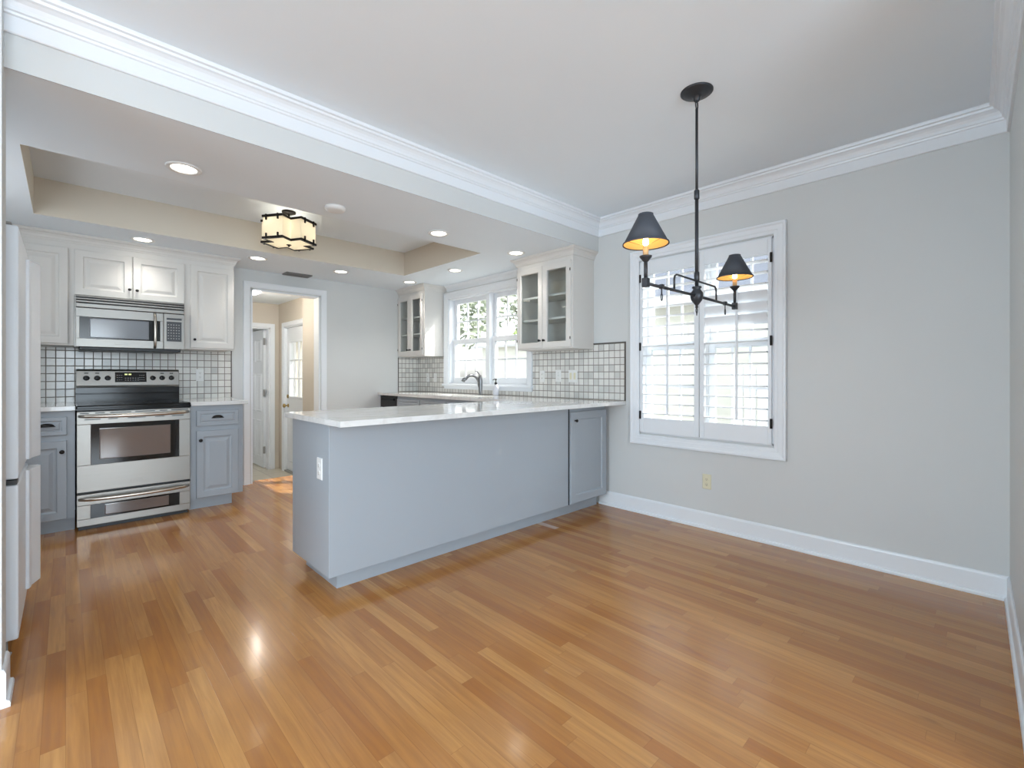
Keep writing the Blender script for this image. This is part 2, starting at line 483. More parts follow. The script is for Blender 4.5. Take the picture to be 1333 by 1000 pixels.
# ---- left wall stub, kitchen left wall, living-room shell
struct(MB().box(-4, -.162, 2.418, 2.575, 0, ZC), 'wall_left', 'wall')
struct(wall_x(-1.0, -.9, 2.575, YB, 0, ZC, [(3.1, 4.3, 1.15, 2.15)]), 'wall_kitchen_left', 'wall')  # opening out of view, added to hold the kitchen fill light
struct(MB().box(1.9, 2.04, -4, -.14, 0, ZC), 'wall_living_east', 'wall')
m = MB()
for z0, z1 in ((0, .25), (2.45, ZC)): m.box(-4, 1.9, -4.1, -4, z0, z1)
m.box(-4, -2.55, -4.1, -4, .25, 2.45).box(.85, 1.9, -4.1, -4, .25, 2.45)
struct(m, 'wall_living_south', 'wall')
m = MB()
for z0, z1 in ((0, .35), (2.35, ZC)): m.box(-4.1, -4, -4, 2.408, z0, z1)
m.box(-4.1, -4, -4, .35, .35, 2.35).box(-4.1, -4, 2.35, 2.408, .35, 2.35)
struct(m, 'wall_living_west', 'wall')

# ---- crown mouldings
CP = [(0, -.15), (.010, -.15), (.013, -.146), (.013, -.088), (.020, -.084), (.022, -.076), (.028, -.072), (.030, -.058),
      (.037, -.044), (.048, -.034), (.058, -.030), (.061, -.020), (.073, -.017), (.075, -.010), (.075, 0), (0, 0)]
struct(MB().sweep([(1.92, rw(1.92), ZC), (XW, rw(XW), ZC), (XW, BEAM, ZC), (-4, BEAM, ZC)], CP), 'trim_crown', 'trim')
# ---- baseboards
BP = [(0, 0), (.030, 0), (.030, .012), (.026, .020), (.017, .022), (.015, .024), (.015, .112), (.011, .122), (.006, .127), (0, .127)]
struct(MB().sweep([(1.92, rw(1.92), 0), (XW, rw(XW), 0), (XW, 2.483, 0)], [(a*.7, h) for a, h in BP]), 'baseboard_right', 'trim')
struct(MB().sweep([(-4, 2.418, 0), (-.162, 2.418, 0), (-.162, 2.575, 0)], [(a*.75, h) for a, h in BP], side=-1), 'baseboard_left', 'trim')

# ---- doorway casing and jamb in the back wall
CAS = [(0, 0), (0, .012), (.006, .016), (.016, .017), (.050, .020), (.062, .022), (.068, .020), (.068, 0)]
def door_casing(name, x0, x1, zt, y, jamb, w=.062, z0=0.0):
    mm = MB(); k = w/.068
    prof = [(a*k, h) for a, h in CAS]
    mm.sweep([(x0, y, z0), (x0, y, zt), (x1, y, zt), (x1, y, z0)], prof, N=(0, -1, 0), side=1)
    if jamb:
        mm.box(x0, x0+.018, y, y+jamb, z0, zt).box(x1-.018, x1, y, y+jamb, z0, zt).box(x0, x1, y, y+jamb, zt-.018, zt)
    return mm
o_ = struct(door_casing('c', DX0-.012+.0, DX1+.012, DZ+.012, YB, 0), 'trim_doorway_casing', 'trim')
m = MB(); m.box(DX0, DX0+.015, YB-.005, YB+.145, 0, DZ).box(DX1-.015, DX1, YB-.005, YB+.145, 0, DZ).box(DX0, DX1, YB-.005, YB+.145, DZ-.015, DZ)
struct(m, 'trim_doorway_jamb', 'trim')

# ---- hall beyond the doorway (one step down)
HZ, HC, HY, HX = -.2, 2.19, 7.25, 2.244
struct(MB().box(.6, 3.2, YB+.14, HY+.12, HC, HC+.05), 'ceiling_hall', 'ceiling')
struct(MB().box(2.18, 3.3, YB+.14, 6.12, HZ, HC), 'wall_hall_near', 'wall_beige')
struct(MB().box(.6, .72, YB+.14, HY+.1, HZ, HC), 'wall_hall_left', 'wall_beige')
struct(wall_x(HX, HX+.12, 6.12, HY, HZ, HC, [(6.24, 7.00, HZ, 1.84)]), 'wall_hall_right', 'wall_beige')
BD0, BD1, BDZ = 1.42, 2.125, 1.84
m = MB()
m.box(.72, BD0, HY, HY+.12, HZ, HC).box(BD1, 3.2, HY, HY+.12, HZ, HC).box(BD0, BD1, HY, HY+.12, BDZ, HC)
struct(m, 'wall_hall_back', 'wall_beige')
m = door_casing('c', BD0, BD1, BDZ, HY, .12, .06, HZ)
struct(m, 'trim_hall_door_casing', 'trim')
# room beyond the ajar door
m = MB().box(.6, 3.2, 9.1, 9.2, HZ, HC+.05).box(.6, .7, HY+.12, 9.1, HZ, HC+.05).box(3.1, 3.2, HY+.12, 9.1, HZ, HC+.05).box(.6, 3.2, HY+.12, 9.2, HC, HC+.05)
struct(m, 'wall_far_room', 'wall')
# exterior door casing on the hall's right wall (faces -X)
m = MB()
m.sweep([(HX, 6.24, HZ), (HX, 6.24, 1.84), (HX, 7.00, 1.84), (HX, 7.00, HZ)], [(a*.9, h) for a, h in CAS], N=(-1, 0, 0), side=-1)
m.box(HX, HX+.12, 6.24, 6.255, HZ, 1.84).box(HX, HX+.12, 6.985, 7.0, HZ, 1.84).box(HX, HX+.12, 6.24, 7.0, 1.825, 1.84)
struct(m, 'trim_exterior_door_casing', 'trim')
struct(MB().box(HX-.01, HX+.12, 6.255, 6.985, HZ, HZ+.02), 'trim_exterior_threshold', 'vent')

# six-panel door standing ajar: runs along Y from its hinges
d = struct(MB(frame((2.075, 0, 0), (0, 1, 0), (0, 0, 1), (-1, 0, 0))).box(7.38, 8.06, HZ+.012, 1.825, -.035, 0), 'door_1', 'trim', loc=(2.09, 7.38, HZ))
m = MB(frame((2.075, 0, 0), (0, 1, 0), (0, 0, 1), (-1, 0, 0)))
for (u0, u1) in ((7.47, 7.68), (7.76, 7.97)):
    for (v0, v1) in ((-.05, .50), (.62, 1.18), (1.36, 1.68)):
        m.rings(u0, u1, v0, v1, [(0, 0), (0, .002), (.012, .009), (.02, .009), (.03, .004), (.05, .006)])
m.build('panel', 'trim', d)
m = MB()
for z in (.02, .85, 1.60): m.box(2.07, 2.095, 7.355, 7.378, z, z+.1)
m.build('hinge', 'vent', d)
m = MB(); m.ball((2.03, 8.0, .78), .028).build('door_knob', 'brass', d)

# exterior door with nine lites
FD = frame((HX+.03, 0, 0), (0, 1, 0), (0, 0, 1), (-1, 0, 0))
Y0, Y1 = 6.257, 6.983
G = (6.37, 6.87, .86, 1.62)
m = MB(FD); m.box(Y0, Y1, HZ+.022, G[2], -.04, 0).box(Y0, Y1, G[3], 1.823, -.04, 0).box(Y0, G[0], G[2], G[3], -.04, 0).box(G[1], Y1, G[2], G[3], -.04, 0)
d2 = struct(m, 'door_2', 'trim', loc=(HX+.05, 6.62, HZ))
m = MB(FD); m.rings(G[0]-.02, G[1]+.02, G[2]-.02, G[3]+.02, [(0, 0), (.005, .012), (.022, .012), (.028, 0)], closed=True)
for k in (1, 2):
    u = G[0]+(G[1]-G[0])*k/3; v = G[2]+(G[3]-G[2])*k/3
    m.box(u-.008, u+.008, G[2], G[3], -.02, .006).box(G[0], G[1], v-.008, v+.008, -.019, .005)
m.build('muntin_grille', 'trim', d2)
MB(FD).box(G[0], G[1], G[2], G[3], -.022, -.018).build('glass', 'glass', d2)
m = MB(FD)
for (u0, u1) in ((6.36, 6.59), (6.65, 6.88)):
    m.rings(u0, u1, -.06, .66, [(0, 0), (.012, .009), (.02, .009), (.03, .003), (.05, .005)])
m.build('panel', 'trim', d2)
MB().lathe([(.026, 0), (.026, -.006), (.010, -.012), (.010, -.035), (.026, -.045), (.030, -.058), (.020, -.072), (.001, -.075)], (HX+.028, 6.93, .73), 16, 'X').build('door_knob', 'brass', d2)
MB().lathe([(.027, 0), (.025, -.014), (.01, -.018), (.001, -.019)], (HX+.028, 6.93, .86), 16, 'X').build('deadbolt', 'brass', d2)

# ================================================================ WINDOWS
def double_hung(parent, y0, y1, z0, zm, z1, xin, xout, cols, rows, rail=.05, bot=.07):
    """lower sash on the inner track, upper sash behind it"""
    for (a, b, x, rb, rt) in ((z0, zm+.03, xin, bot, .055), (zm-.03, z1, xout, .055, rail)):
        T = FX(x)
        mm = MB(T)
        mm.box(y0, y0+rail, a, b, -.015, .015, .003).box(y1-rail, y1, a, b, -.015, .015, .003)
        mm.box(y0+rail, y1-rail, a, a+rb, -.015, .015, .003).box(y0+rail, y1-rail, b-rt, b, -.015, .015, .003)
        s = mm.build('sash', 'trim', parent)
        mm = MB(T); g0, g1, h0, h1 = y0+rail, y1-rail, a+rb, b-rt
        for k in range(1, cols):
            u = g0+(g1-g0)*k/cols; mm.box(u-.008, u+.008, h0, h1, -.008, .008)
        for k in range(1, rows):
            v = h0+(h1-h0)*k/rows; mm.box(g0, g1, v-.008, v+.008, -.007, .007)
        mm.build('muntin_grille', 'trim', s)
        MB(T).box(g0, g1, h0, h1, -.002, .002).build('glass', 'glass', s)

WC = [(0, 0), (0, .014), (.006, .018), (.02, .018), (.026, .021), (.058, .023), (.066, .028), (.078, .028), (.080, .024), (.080, 0)]
# kitchen window
m = MB()
y0, y1, z0, z1 = KW
m.box(XW-.002, XW+.16, y0-.001, y0+.015, z0, z1).box(XW-.002, XW+.16, y1-.015, y1+.001, z0, z1).box(XW-.002, XW+.16, y0, y1, z1-.015, z1+.001)
m.box(XW-.002, XW+.16, y0, y1, z0-.001, z0+.012).box(XW+.01, XW+.14, 4.02, 4.08, z0, z1)
w1 = struct(m, 'window_1', 'trim', loc=(XW, 4.09, z0))
MB().sweep([(XW, y0, z0), (XW, y0, z1), (XW, y1, z1), (XW, y1, z0)], WC, N=(-1, 0, 0), side=-1).build('casing', 'trim', w1)
MB().box(XW-.045, XW+.02, y0-.09, y1+.095, z0-.025, z0+.002, .004).box(XW-.02, XW, y0-.075, y1+.08, z0-.062, z0-.025, .003).build('window_sill', 'trim', w1)
double_hung(w1, 4.08, 4.77, z0+.012, 1.575, 2.105, 3.56, 3.592, 3, 2)
double_hung(w1, 3.415, 4.02, z0+.012, 1.575, 2.105, 3.56, 3.592, 3, 2)
# dining window
y0, y1, z0, z1 = DW
m = MB()
m.box(XW, XW+.16, y0-.001, y0+.012, z0, z1).box(XW, XW+.16, y1-.012, y1+.001, z0, z1).box(XW, XW+.16, y0, y1, z1-.012, z1+.001).box(XW, XW+.16, y0, y1, z0-.001, z0+.012)
m.box(XW+.075, XW+.15, 1.53, 1.59, z0, z1)
w2 = struct(m, 'window_2', 'trim', loc=(XW, 1.56, z0))
MB(FX(XW)).rings(y0-.079, y1+.079, z0-.092, z1+.089, [(0, 0), (0, .026), (.003, .03), (.014, .03), (.022, .024), (.05, .021), (.056, .017), (.074, .016), (.079, .012), (.079, 0)], closed=True).build('casing', 'trim', w2)
double_hung(w2, 1.59, y1-.012, z0+.012, 1.40, z1-.012, 3.592, 3.624, 3, 2)
double_hung(w2, y0+.012, 1.53, z0+.012, 1.40, z1-.012, 3.592, 3.624, 3, 2)

# plantation shutters: two hinged panels of louvres
def shutter(y0, y1, ya, yb, rod, label, loose=(), hinge_y=None):
    t = thing('plantation_shutter', label, 'shutter', (XW, (y0+y1)/2, .69), 'shutter panels of the dining window')
    T = FX(XW-.004); zl0, zl1 = .807, 1.996
    mm = MB(T); a, b = .685, 2.108
    mm.box(y0, ya, a, b, -.014, .014, .003).box(yb, y1, a, b, -.014, .014, .003)
    mm.box(ya, yb, a, zl0, -.013, .013, .002).box(ya, yb, zl1, b, -.013, .013, .002)
    mm.build('panel_frame', 'trim', t)
    n = 15; p = (zl1-zl0)/n
    for k in range(n):
        z = zl0+p*(k+.5); mm = MB()
        pts = [(.043*math.cos(2*math.pi*i/20), .0055*math.sin(2*math.pi*i/20)) for i in range(20)]
        ang = R(loose.get(k, -2))
        c, s_ = math.cos(ang), math.sin(ang)
        mm.prism([(XW-.004+u*c-v*s_, z+u*s_+v*c) for u, v in pts], ya+.002, yb-.002, 'Y')
        mm.build('louver', 'trim', t)
    MB().box(XW-.062, XW-.052, rod-.008, rod+.008, .845, 1.93, .002).build('tilt_rod', 'trim', t)
    for z in (.83, 1.40, 1.97):
        MB().box(XW-.022, XW-.0175, hinge_y-.008, hinge_y+.008, z-.033, z+.033).tube([(XW-.023, hinge_y, z-.034), (XW-.023, hinge_y, z+.034)], .004, 8).build('hinge', 'bronze', t)
shutter(1.563, 2.065, 1.601, 2.037, 1.80, 'left white shutter panel of the dining window, all its louvers lying open', {}, 2.063)
shutter(1.057, 1.557, 1.081, 1.521, 1.272, 'right white shutter panel of the dining window, with three louvers turned nearly shut', {9: -58, 10: -64, 11: -60}, 1.059)

# ================================================================ CABINET HELPERS
RAISED = [(0, 0), (0, .016), (.003, .020), (.052, .020), (.057, .012), (.066, .010), (.072, .010), (.092, .017), (.096, .018)]
FLAT = [(0, 0), (0, .016), (.003, .020), (.055, .020), (.062, .012)]
def knob(T, u, v, w, mat, parent, r=.014):
    mm = MB(T); mm.lathe([(.009, w), (.006, w+.004), (.006, w+.012), (r, w+.018), (r*1.05, w+.023), (r*.7, w+.028), (.001, w+.029)], (u, v, 0), 16)
    return mm.build('knob', mat, parent)
def doorp(T, u0, u1, v0, v1, mat, parent, w=0, prof=RAISED, name='door'):
    mm = MB(T); mm.rings(u0, u1, v0, v1, [(i, h+w) for i, h in prof]); return mm.build(name, mat, parent)
def cup_pull(T, u, v, w, parent):
    mm = MB(T); b = bmesh.new(); rows = []
    for i in range(7):
        a = math.pi/2*i/6; row = []
        for j in range(13):
            t = math.pi*j/12
            row.append(b.verts.new((u-.042*math.cos(t)*math.cos(a*.55), v-.010+.024*math.sin(t)*math.cos(a)**.6+.002, w+.026*math.sin(a)*(math.sin(t)**.5 if 0 < j < 12 else 0))))
        rows.append(row)
    for r0, r1 in zip(rows, rows[1:]):
        for j in range(12):
            f = b.faces.new((r0[j], r0[j+1], r1[j+1], r1[j])); f.smooth = True
    mm.add(b)
    mm.box(u-.046, u+.046, v-.012, v-.006, w-.001, w+.006)
    return mm.build('cup_pull', 'bronze', parent)

# ---- base cabinets beside the range
def base_cab(x0, x1, dx0, dx1, pull, kx, label, toe_r):
    yf = 4.76; t = thing('base_cabinet', label, 'cabinet', ((x0+x1)/2, 5.1, 0))
    MB().box(x0, x1, yf, YB-.002, .1, .9).build('body', 'grey', t)
    MB().box(x0, toe_r, yf+.055, YB-.02, 0, .1).build('toe_kick', 'grey', t)
    T = FY(yf)
    dr = doorp(T, dx0, dx1, .722, .855, 'grey', t, 0, [(0, 0), (0, .016), (.003, .02), (.026, .02), (.032, .014), (.036, .014), (.046, .018)], 'drawer')
    cup_pull(T, pull, .797, .019, dr)
    d = doorp(T, dx0, dx1, .103, .68, 'grey', t)
    knob(T, kx, .6, .019, 'bronze', d)
base_cab(-.42, .05, -.36, .007, -.10, -.02, 'grey base cabinet left of the range, half behind the refrigerator', .05)
base_cab(.766, 1.166, .808, 1.127, .965, .836, 'grey base cabinet right of the range, next to the doorway', 1.09)
tag(MB().box(-.42, .052, 4.715, YB-.001, .9, .933, .003).build('countertop', 'quartz', loc=(-.2, 5.1, .9)), 'short white countertop slab left of the range', 'countertop')
tag(MB().box(.762, 1.2, 4.715, YB-.001, .9, .933, .003).build('countertop', 'quartz', loc=(1, 5.1, .9)), 'short white countertop slab right of the range, by the doorway', 'countertop')

# ---- wall cabinets above the range
UF = 5.10
def wall_cab(x0, x1, z0, doors, knobs, label, yb=YB-.002):
    t = thing('wall_cabinet', label, 'cabinet', ((x0+x1)/2, 5.3, z0))
    MB().box(x0, x1, UF, yb, z0, 2.235).build('body', 'white_cab', t)
    T = FY(UF)
    for (a, b, c, d_), (ku, kv) in zip(doors, knobs):
        d = doorp(T, a, b, c, d_, 'white_cab', t); knob(T, ku, kv, .019, 'bronze', d, .011)
wall_cab(-.42, .047, 1.40, [(-.38, .014, 1.412, 2.168)], [(-.34, 1.49)], 'white wall cabinet with one tall door above the refrigerator end of the counter')
wall_cab(.047, .776, 1.80, [(.049, .409, 1.806, 2.168), (.414, .775, 1.806, 2.168)], [(.389, 1.884), (.439, 1.882)], 'low white wall cabinet with two doors above the microwave')
wall_cab(.776, 1.172, 1.40, [(.82, 1.168, 1.412, 2.172)], [(.85, 1.488)], 'tall white wall cabinet with one door to the right of the microwave')
CC = [(0, -.07), (.008, -.07), (.010, -.06), (.014, -.056), (.018, -.040), (.030, -.024), (.042, -.018), (.046, -.010), (.050, -.008), (.050, 0), (0, 0)]
tag(MB().sweep([(-.9, UF, ZK-.001), (1.172, UF, ZK-.001), (1.172, YB-.001, ZK-.001)], CC, side=-1).box(-.42, 1.172, UF+.001, UF+.03, 2.217, 2.286).build('crown_molding', 'white_cab', loc=(.4, UF, 2.217)), 'white crown molding along the top of the cabinets over the range', 'molding')

# ---- tile behind the range
m = MB().box(-.898, 1.2355, YB-.008, YB-.0013, .9335, 1.399)
tag(m.build('tile_backsplash', 'tile_stove'), 'white square tile backsplash with dark grout behind the range', 'backsplash')
bpy.data.objects['tile_backsplash'].location = (0, 0, 0)
tag(MB().box(1.236, 1.244, YB-.012, YB-.0005, .933, 1.412, .002).build('tile_edge_strip', 'dark_trim', loc=(1.24, YB, .933)), 'thin dark vertical edge strip ending the tile right of the range', 'tile trim')

# ================================================================ RANGE
RX0, RX1, RF = .058, .756, 4.694
t = thing('electric_range', 'freestanding stainless steel electric range with black glass cooktop', 'stove', (.407, 5.0, 0))
T = FY(RF)
MB().box(RX0+.002, RX1-.002, RF+.035, YB-.05, .03, .9).build('body', 'black', t)
MB().box(RX0+.01, RX1-.01, RF+.05, YB-.06, 0, .035).build('base_plinth', 'black', t)
m = MB(); m.box(RX0-.004, RX1+.004, RF-.004, 5.26, .906, .934, .008)
m.box(RX0-.006, RX1+.006, RF-.006, RF+.02, .896, .915, .004)
ct = m.build('cooktop', 'black_gloss', t)
for (x, y, r) in ((.24, 4.87, .10), (.58, 4.87, .075), (.24, 5.12, .07), (.58, 5.12, .095)):
    MB().lathe([(r-.002, 0), (r-.002, .0006), (r, .0006), (r, 0)], (x, y, .934), 40, closed=True).build('burner_ring', 'key_black', ct)
# oven door
m = MB(T); W0, W1, WZ0, WZ1 = .137, .679, .488, .793
m.box(RX0, RX1, .288, WZ0, -.035, 0).box(RX0, RX1, WZ1, .888, -.035, 0).box(RX0, W0, WZ0, WZ1, -.035, 0).box(W1, RX1, WZ0, WZ1, -.035, 0)
od = m.build('oven_door', 'steel', t, bevel=.0025)
m = MB(T); m.box(W0, W1, WZ0, WZ1, -.03, -.003).build('window', 'oven_glass', od)
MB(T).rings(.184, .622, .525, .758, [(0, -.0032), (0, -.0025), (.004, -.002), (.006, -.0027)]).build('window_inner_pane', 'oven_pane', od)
m = MB(T)
for (u0, u1) in ((.075, .125), (.160, .215), (.245, .37), (.395, .52), (.55, .60), (.625, .74)): m.box(u0, u1, .873, .880, -.004, .0012)
for (u0, u1) in ((.10, .19), (.235, .29), (.35, .46), (.52, .58), (.63, .71)): m.box(u0, u1, .826, .832, -.004, .0012)
m.build('vent_slots', 'black', od)
def bow_handle(x0, x1, z, w=.05):
    pts = []; 
    for i in range(17):
        s = i/16; x = x0+(x1-x0)*s; pts.append((x, RF-w*min(1, math.sin(math.pi*s)**.35 if 0 < s < 1 else 0)-.002, z-.004*math.sin(math.pi*s)))
    return MB().tube(pts, [.010]+[.0135]*15+[.010], 14)
bow_handle(.07, .744, .856).build('handle', 'handle', od)
MB(T).box(.367, .447, .322, .347, 0, .0025, .001).build('badge', 'steel', od)
# drawer
m = MB(T); D0, D1 = .087, .190
m.box(RX0, RX1, .035, D0, -.035, 0).box(RX0, RX1, D1, .272, -.035, 0).box(RX0, .135, D0, D1, -.035, 0).box(.681, RX1, D0, D1, -.035, 0)
dw = m.build('drawer', 'steel', t, bevel=.0025)
dwin = MB(T).box(.135, .681, D0, D1, -.03, -.003).build('window', 'oven_glass', dw)
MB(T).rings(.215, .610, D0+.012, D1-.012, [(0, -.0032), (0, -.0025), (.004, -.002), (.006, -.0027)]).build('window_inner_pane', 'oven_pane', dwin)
bow_handle(.07, .744, .238).build('handle', 'handle', dw)
# backguard
m = MB(); m.prism([(5.25, 1.055), (5.245, 1.075), (5.262, 1.195), (5.275, 1.212), (5.32, 1.212), (5.32, 1.055)], RX0+.004, RX1+.004, 'X')
bgd = m.build('backguard', 'steel', t, bevel=.003)
MB().prism([(5.262, .93), (5.262, 1.055), (5.40, 1.055), (5.40, .93)], RX0+.002, RX1+.006, 'X').box(RX0, RX1, 5.252, 5.27, 1.0, 1.01, .003).build('riser', 'black_gloss', bgd)
TB = frame((0, 5.2465, 1.075), (1, 0, 0), (0, .1404, .9901), (0, -.9901, .1404))
k_ = MB(TB); k_.box(.306, .521, .026, .114, 0, .003, .001)
dsp = k_.build('display', 'black_gloss', bgd)
k_ = MB(TB)
for x in (.372, .382, .398, .408): k_.box(x, x+.006, .088, .100, .003, .0035)
k_.build('clock_digits', 'digit', dsp)
k_ = MB(TB)
for i in range(6):
    for z in (.040, .058): k_.box(.372+i*.017, .381+i*.017, z, z+.006, .003, .0034)
for x0 in (.318, .470):
    for i in range(3):
        for j in range(3): k_.box(x0+i*.014, x0+i*.014+.008, .044+j*.02, .048+j*.02, .003, .0034)
k_.build('button_marks', 'vent', dsp)
for x in (.124, .192, .260, .566, .633, .702):
    k = MB(TB).lathe([(.021, 0), (.021, .004), (.017, .006), (.016, .020), (.013, .022), (.001, .022)], (x, .062, 0), 20).build('knob', 'black', bgd)
    MB(TB).box(x-.003, x+.003, .052, .078, .022, .026, .001).build('grip', 'black_gloss', k)
for x in (.124, .192, .633, .702): MB(TB).box(x-.013, x+.013, .100, .110, 0, .0015).build('indicator_light', 'black', bgd)

# ================================================================ MICROWAVE
MX0, MX1, MZ0, MZ1, MF = .058, .762, 1.389, 1.79, 5.0
t = thing('microwave_oven', 'over-the-range stainless microwave with black window, under the white cabinet', 'microwave', (.41, 5.2, MZ0))
T = FY(MF)
MB().box(MX0-.009, MX1+.012, MF+.104, YB-.01, MZ0+.004, MZ1+.006).box(MX0, MX1, MF+.03, MF+.104, MZ0+.004, MZ1+.006).build('body', 'steel', t)
m = MB(T)
for a, b in ((1.702, 1.733), (1.741, 1.755), (1.764, 1.775), (1.783, 1.793)): m.box(MX0, MX1, a, b, -.03, 0, .003)
vg = m.build('vent_grille', 'steel', t)
MB(T).box(MX0+.001, MX1-.001, 1.69, 1.792, -.03, -.012).build('grille_backing', 'black', vg)
m = MB(T); g0, g1, h0, h1 = .079, .588, 1.455, 1.627
m.box(MX0, .611, MZ0, h0, -.03, 0).box(MX0, .611, h1, 1.697, -.03, 0).box(MX0, g0, h0, h1, -.03, 0).box(g1, .611, h0, h1, -.03, 0)
d = m.build('door', 'steel', t, bevel=.002)
MB(T).box(g0, g1, h0, h1, -.03, -.002).build('window_surround', 'black_gloss', d)
MB(T).rings(.137, .512, 1.463, 1.618, [(0, -.003), (0, -.001), (.004, 0), (.006, -.0005)]).build('window', 'grey_glass', d)
pts = [(.552, MF-.003, 1.397)]+[(.552, MF-.034*math.sin(math.pi*i/12)**.4-.003, 1.397+.291*i/12) for i in range(1, 12)]+[(.552, MF-.003, 1.688)]
MB().tube(pts, .0105, 12).build('handle', 'handle', d)
MB(T).box(.292, .379, 1.413, 1.432, 0, .002, .001).build('badge', 'steel', d)
cp = MB(T).box(.614, MX1, MZ0, 1.697, -.03, 0, .002).build('control_panel', 'steel', t)
MB(T).box(.634, .742, 1.645, 1.662, -.001, .002, .0008).build('display', 'key_black', cp)
kp = MB(T).box(.634, .741, 1.457, 1.630, -.001, .002, .0008).build('keypad', 'key_black', cp)
k_ = MB(T)
for i in range(5):
    for j in range(6): k_.box(.642+i*.019, .651+i*.019, 1.478+j*.024, 1.486+j*.024, .002, .0024)
k_.build('button_marks', 'vent', kp)
MB().box(MX0+.02, MX1-.02, MF+.05, YB-.02, MZ0-.024, MZ0+.005, .003).build('underside_light_panel', 'black', t)

# ================================================================ REFRIGERATOR
FXF = -.14
t = thing('refrigerator', 'white refrigerator at the left edge, seen edge-on with full-length handles', 'refrigerator', (-.5, 3.12, 0))
MB().box(-.88, FXF-.075, 2.795, 3.45, .07, 1.775, .006).build('body', 'appliance', t)
MB().box(-.86, FXF-.06, 2.82, 3.43, 0, .07).build('base_grille', 'vent', t)
def fr_door(z0, z1, nm):
    mm = MB(); mm.box(FXF-.070, FXF, 2.787, 3.452, z0, z1, .008, 3)
    dd = mm.build(nm, 'appliance', t)
    return dd
du = fr_door(.735, 1.78, 'upper_door'); dl = fr_door(.075, .712, 'lower_door')
def fr_handle(z0, z1, dd):
    poly = [(FXF-.001, 3.27), (FXF+.012, 3.272), (FXF+.018, 3.30), (FXF+.016, 3.315), (FXF+.020, 3.325), (FXF+.034, 3.365), (FXF+.046, 3.40), (FXF+.046, 3.43), (FXF+.036, 3.452), (FXF-.001, 3.452)]
    MB().prism([(a, b) for a, b in poly], z0, z1, 'Z').build('handle', 'appliance', dd, bevel=.003)
fr_handle(.752, 1.728, du); fr_handle(.118, .700, dl)
MB().box(FXF-.068, FXF-.004, 2.785, 2.86, .7145, .7325).build('hinge', 'black', t)
MB().box(FXF-.068, FXF-.02, 2.79, 2.86, 1.781, 1.792, .003).build('top_hinge_cover', 'vent', t)
MB().lathe([(.016, 0), (.02, .01), (.008, .014), (.008, .075)], (FXF-.04, 2.83, 0), 14).build('foot', 'vent', t)

# ================================================================ PENINSULA
PX0, PX1, PY0, PY1 = .985, 3.444, 2.396, 2.93
t = thing('peninsula_cabinet', 'long grey peninsula base facing the dining area, under the white counter', 'cabinet', (2.2, 2.66, 0))
MB().box(PX0, PX1, PY0, PY1, .105, .906, .002).build('body', 'grey', t)
MB().box(PX0+.08, PX1-.0, PY0+.088, PY1-.0, 0, .105).build('toe_kick', 'grey', t)
T = FY(PY0)
d = doorp(T, 2.950, 3.440, .115, .862, 'grey', t, 0, [(0, 0), (0, .018), (.003, .022), (.062, .022), (.070, .014), (.074, .014)])
knob(T, 3.0, .79, .021, 'bronze', d, .012)
MB(T).box(2.938, 2.948, .107, .904, -.001, .003).build('stile_joint', 'bronze', t)

# worktop: peninsula slab and sink run in one piece
CZ0, CZ1 = .907, .937
m = MB()
SX0, SX1, SY0, SY1 = 3.0, 3.30, 3.62, 4.45
m.box(.965, XW-.0005, 2.211, 3.0, CZ0, CZ1)
m.box(2.89, XW-.0005, 3.0, SY0, CZ0, CZ1).box(2.89, XW-.0005, SY1, YB-.0005, CZ0, CZ1).box(2.89, SX0, SY0, SY1, CZ0, CZ1).box(SX1, XW-.0005, SY0, SY1, CZ0, CZ1)
bmesh.ops.remove_doubles(m.bm, verts=m.bm.verts, dist=.0001)
tag(m.build('countertop', 'quartz', loc=(2.2, 2.6, CZ0)), 'large white L-shaped countertop over the peninsula and the sink run', 'countertop')

# sink run under the window
t = thing('sink_cabinet', 'grey base cabinet with false fronts under the sink, behind the peninsula', 'cabinet', (3.2, 4.0, 0))
MB().box(2.93, XW-.01, 2.94, 5.065, .1, 0.70).box(2.93, 2.975, 2.94, 5.065, .70, .905).box(3.40, XW-.01, 2.94, 5.065, .7, .905).build('body', 'grey', t)
MB().box(2.99, XW-.02, 2.94, 5.065, 0, .1).build('toe_kick', 'grey', t)
T = FX(2.93)
for a, b in ((3.03, 3.52), (3.54, 4.03), (4.05, 4.54), (4.56, 5.05)):
    doorp(T, a, b, .74, .872, 'grey', t, 0, [(0, 0), (0, .016), (.003, .02), (.026, .02), (.032, .014), (.036, .014), (.046, .018)], 'drawer_front')
    d = doorp(T, a, b, .115, .715, 'grey', t); knob(T, b-.03, .65, .019, 'bronze', d, .012)
t = thing('dishwasher', 'black dishwasher at the far left end of the sink counter', 'dishwasher', (3.2, 5.28, 0))
MB().box(2.95, XW-.02, 5.075, 5.475, .1, .905).build('body', 'black', t)
d = MB(FX(2.95)).box(5.078, 5.472, .12, .75, 0, .03, .004).build('door', 'black_gloss', t)
MB(FX(2.95)).box(5.078, 5.472, .755, .895, 0, .03, .004).build('control_panel', 'black', t)
MB(FX(2.95)).box(5.12, 5.43, .845, .870, .03, .045, .004).build('handle', 'black_gloss', t)
MB().box(2.98, XW-.05, 5.09, 5.46, 0, .1).build('toe_panel', 'black', t)
MB().box(2.93, XW-.02, 5.478, YB-.002, 0, .905).build('end_filler', 'grey', t)

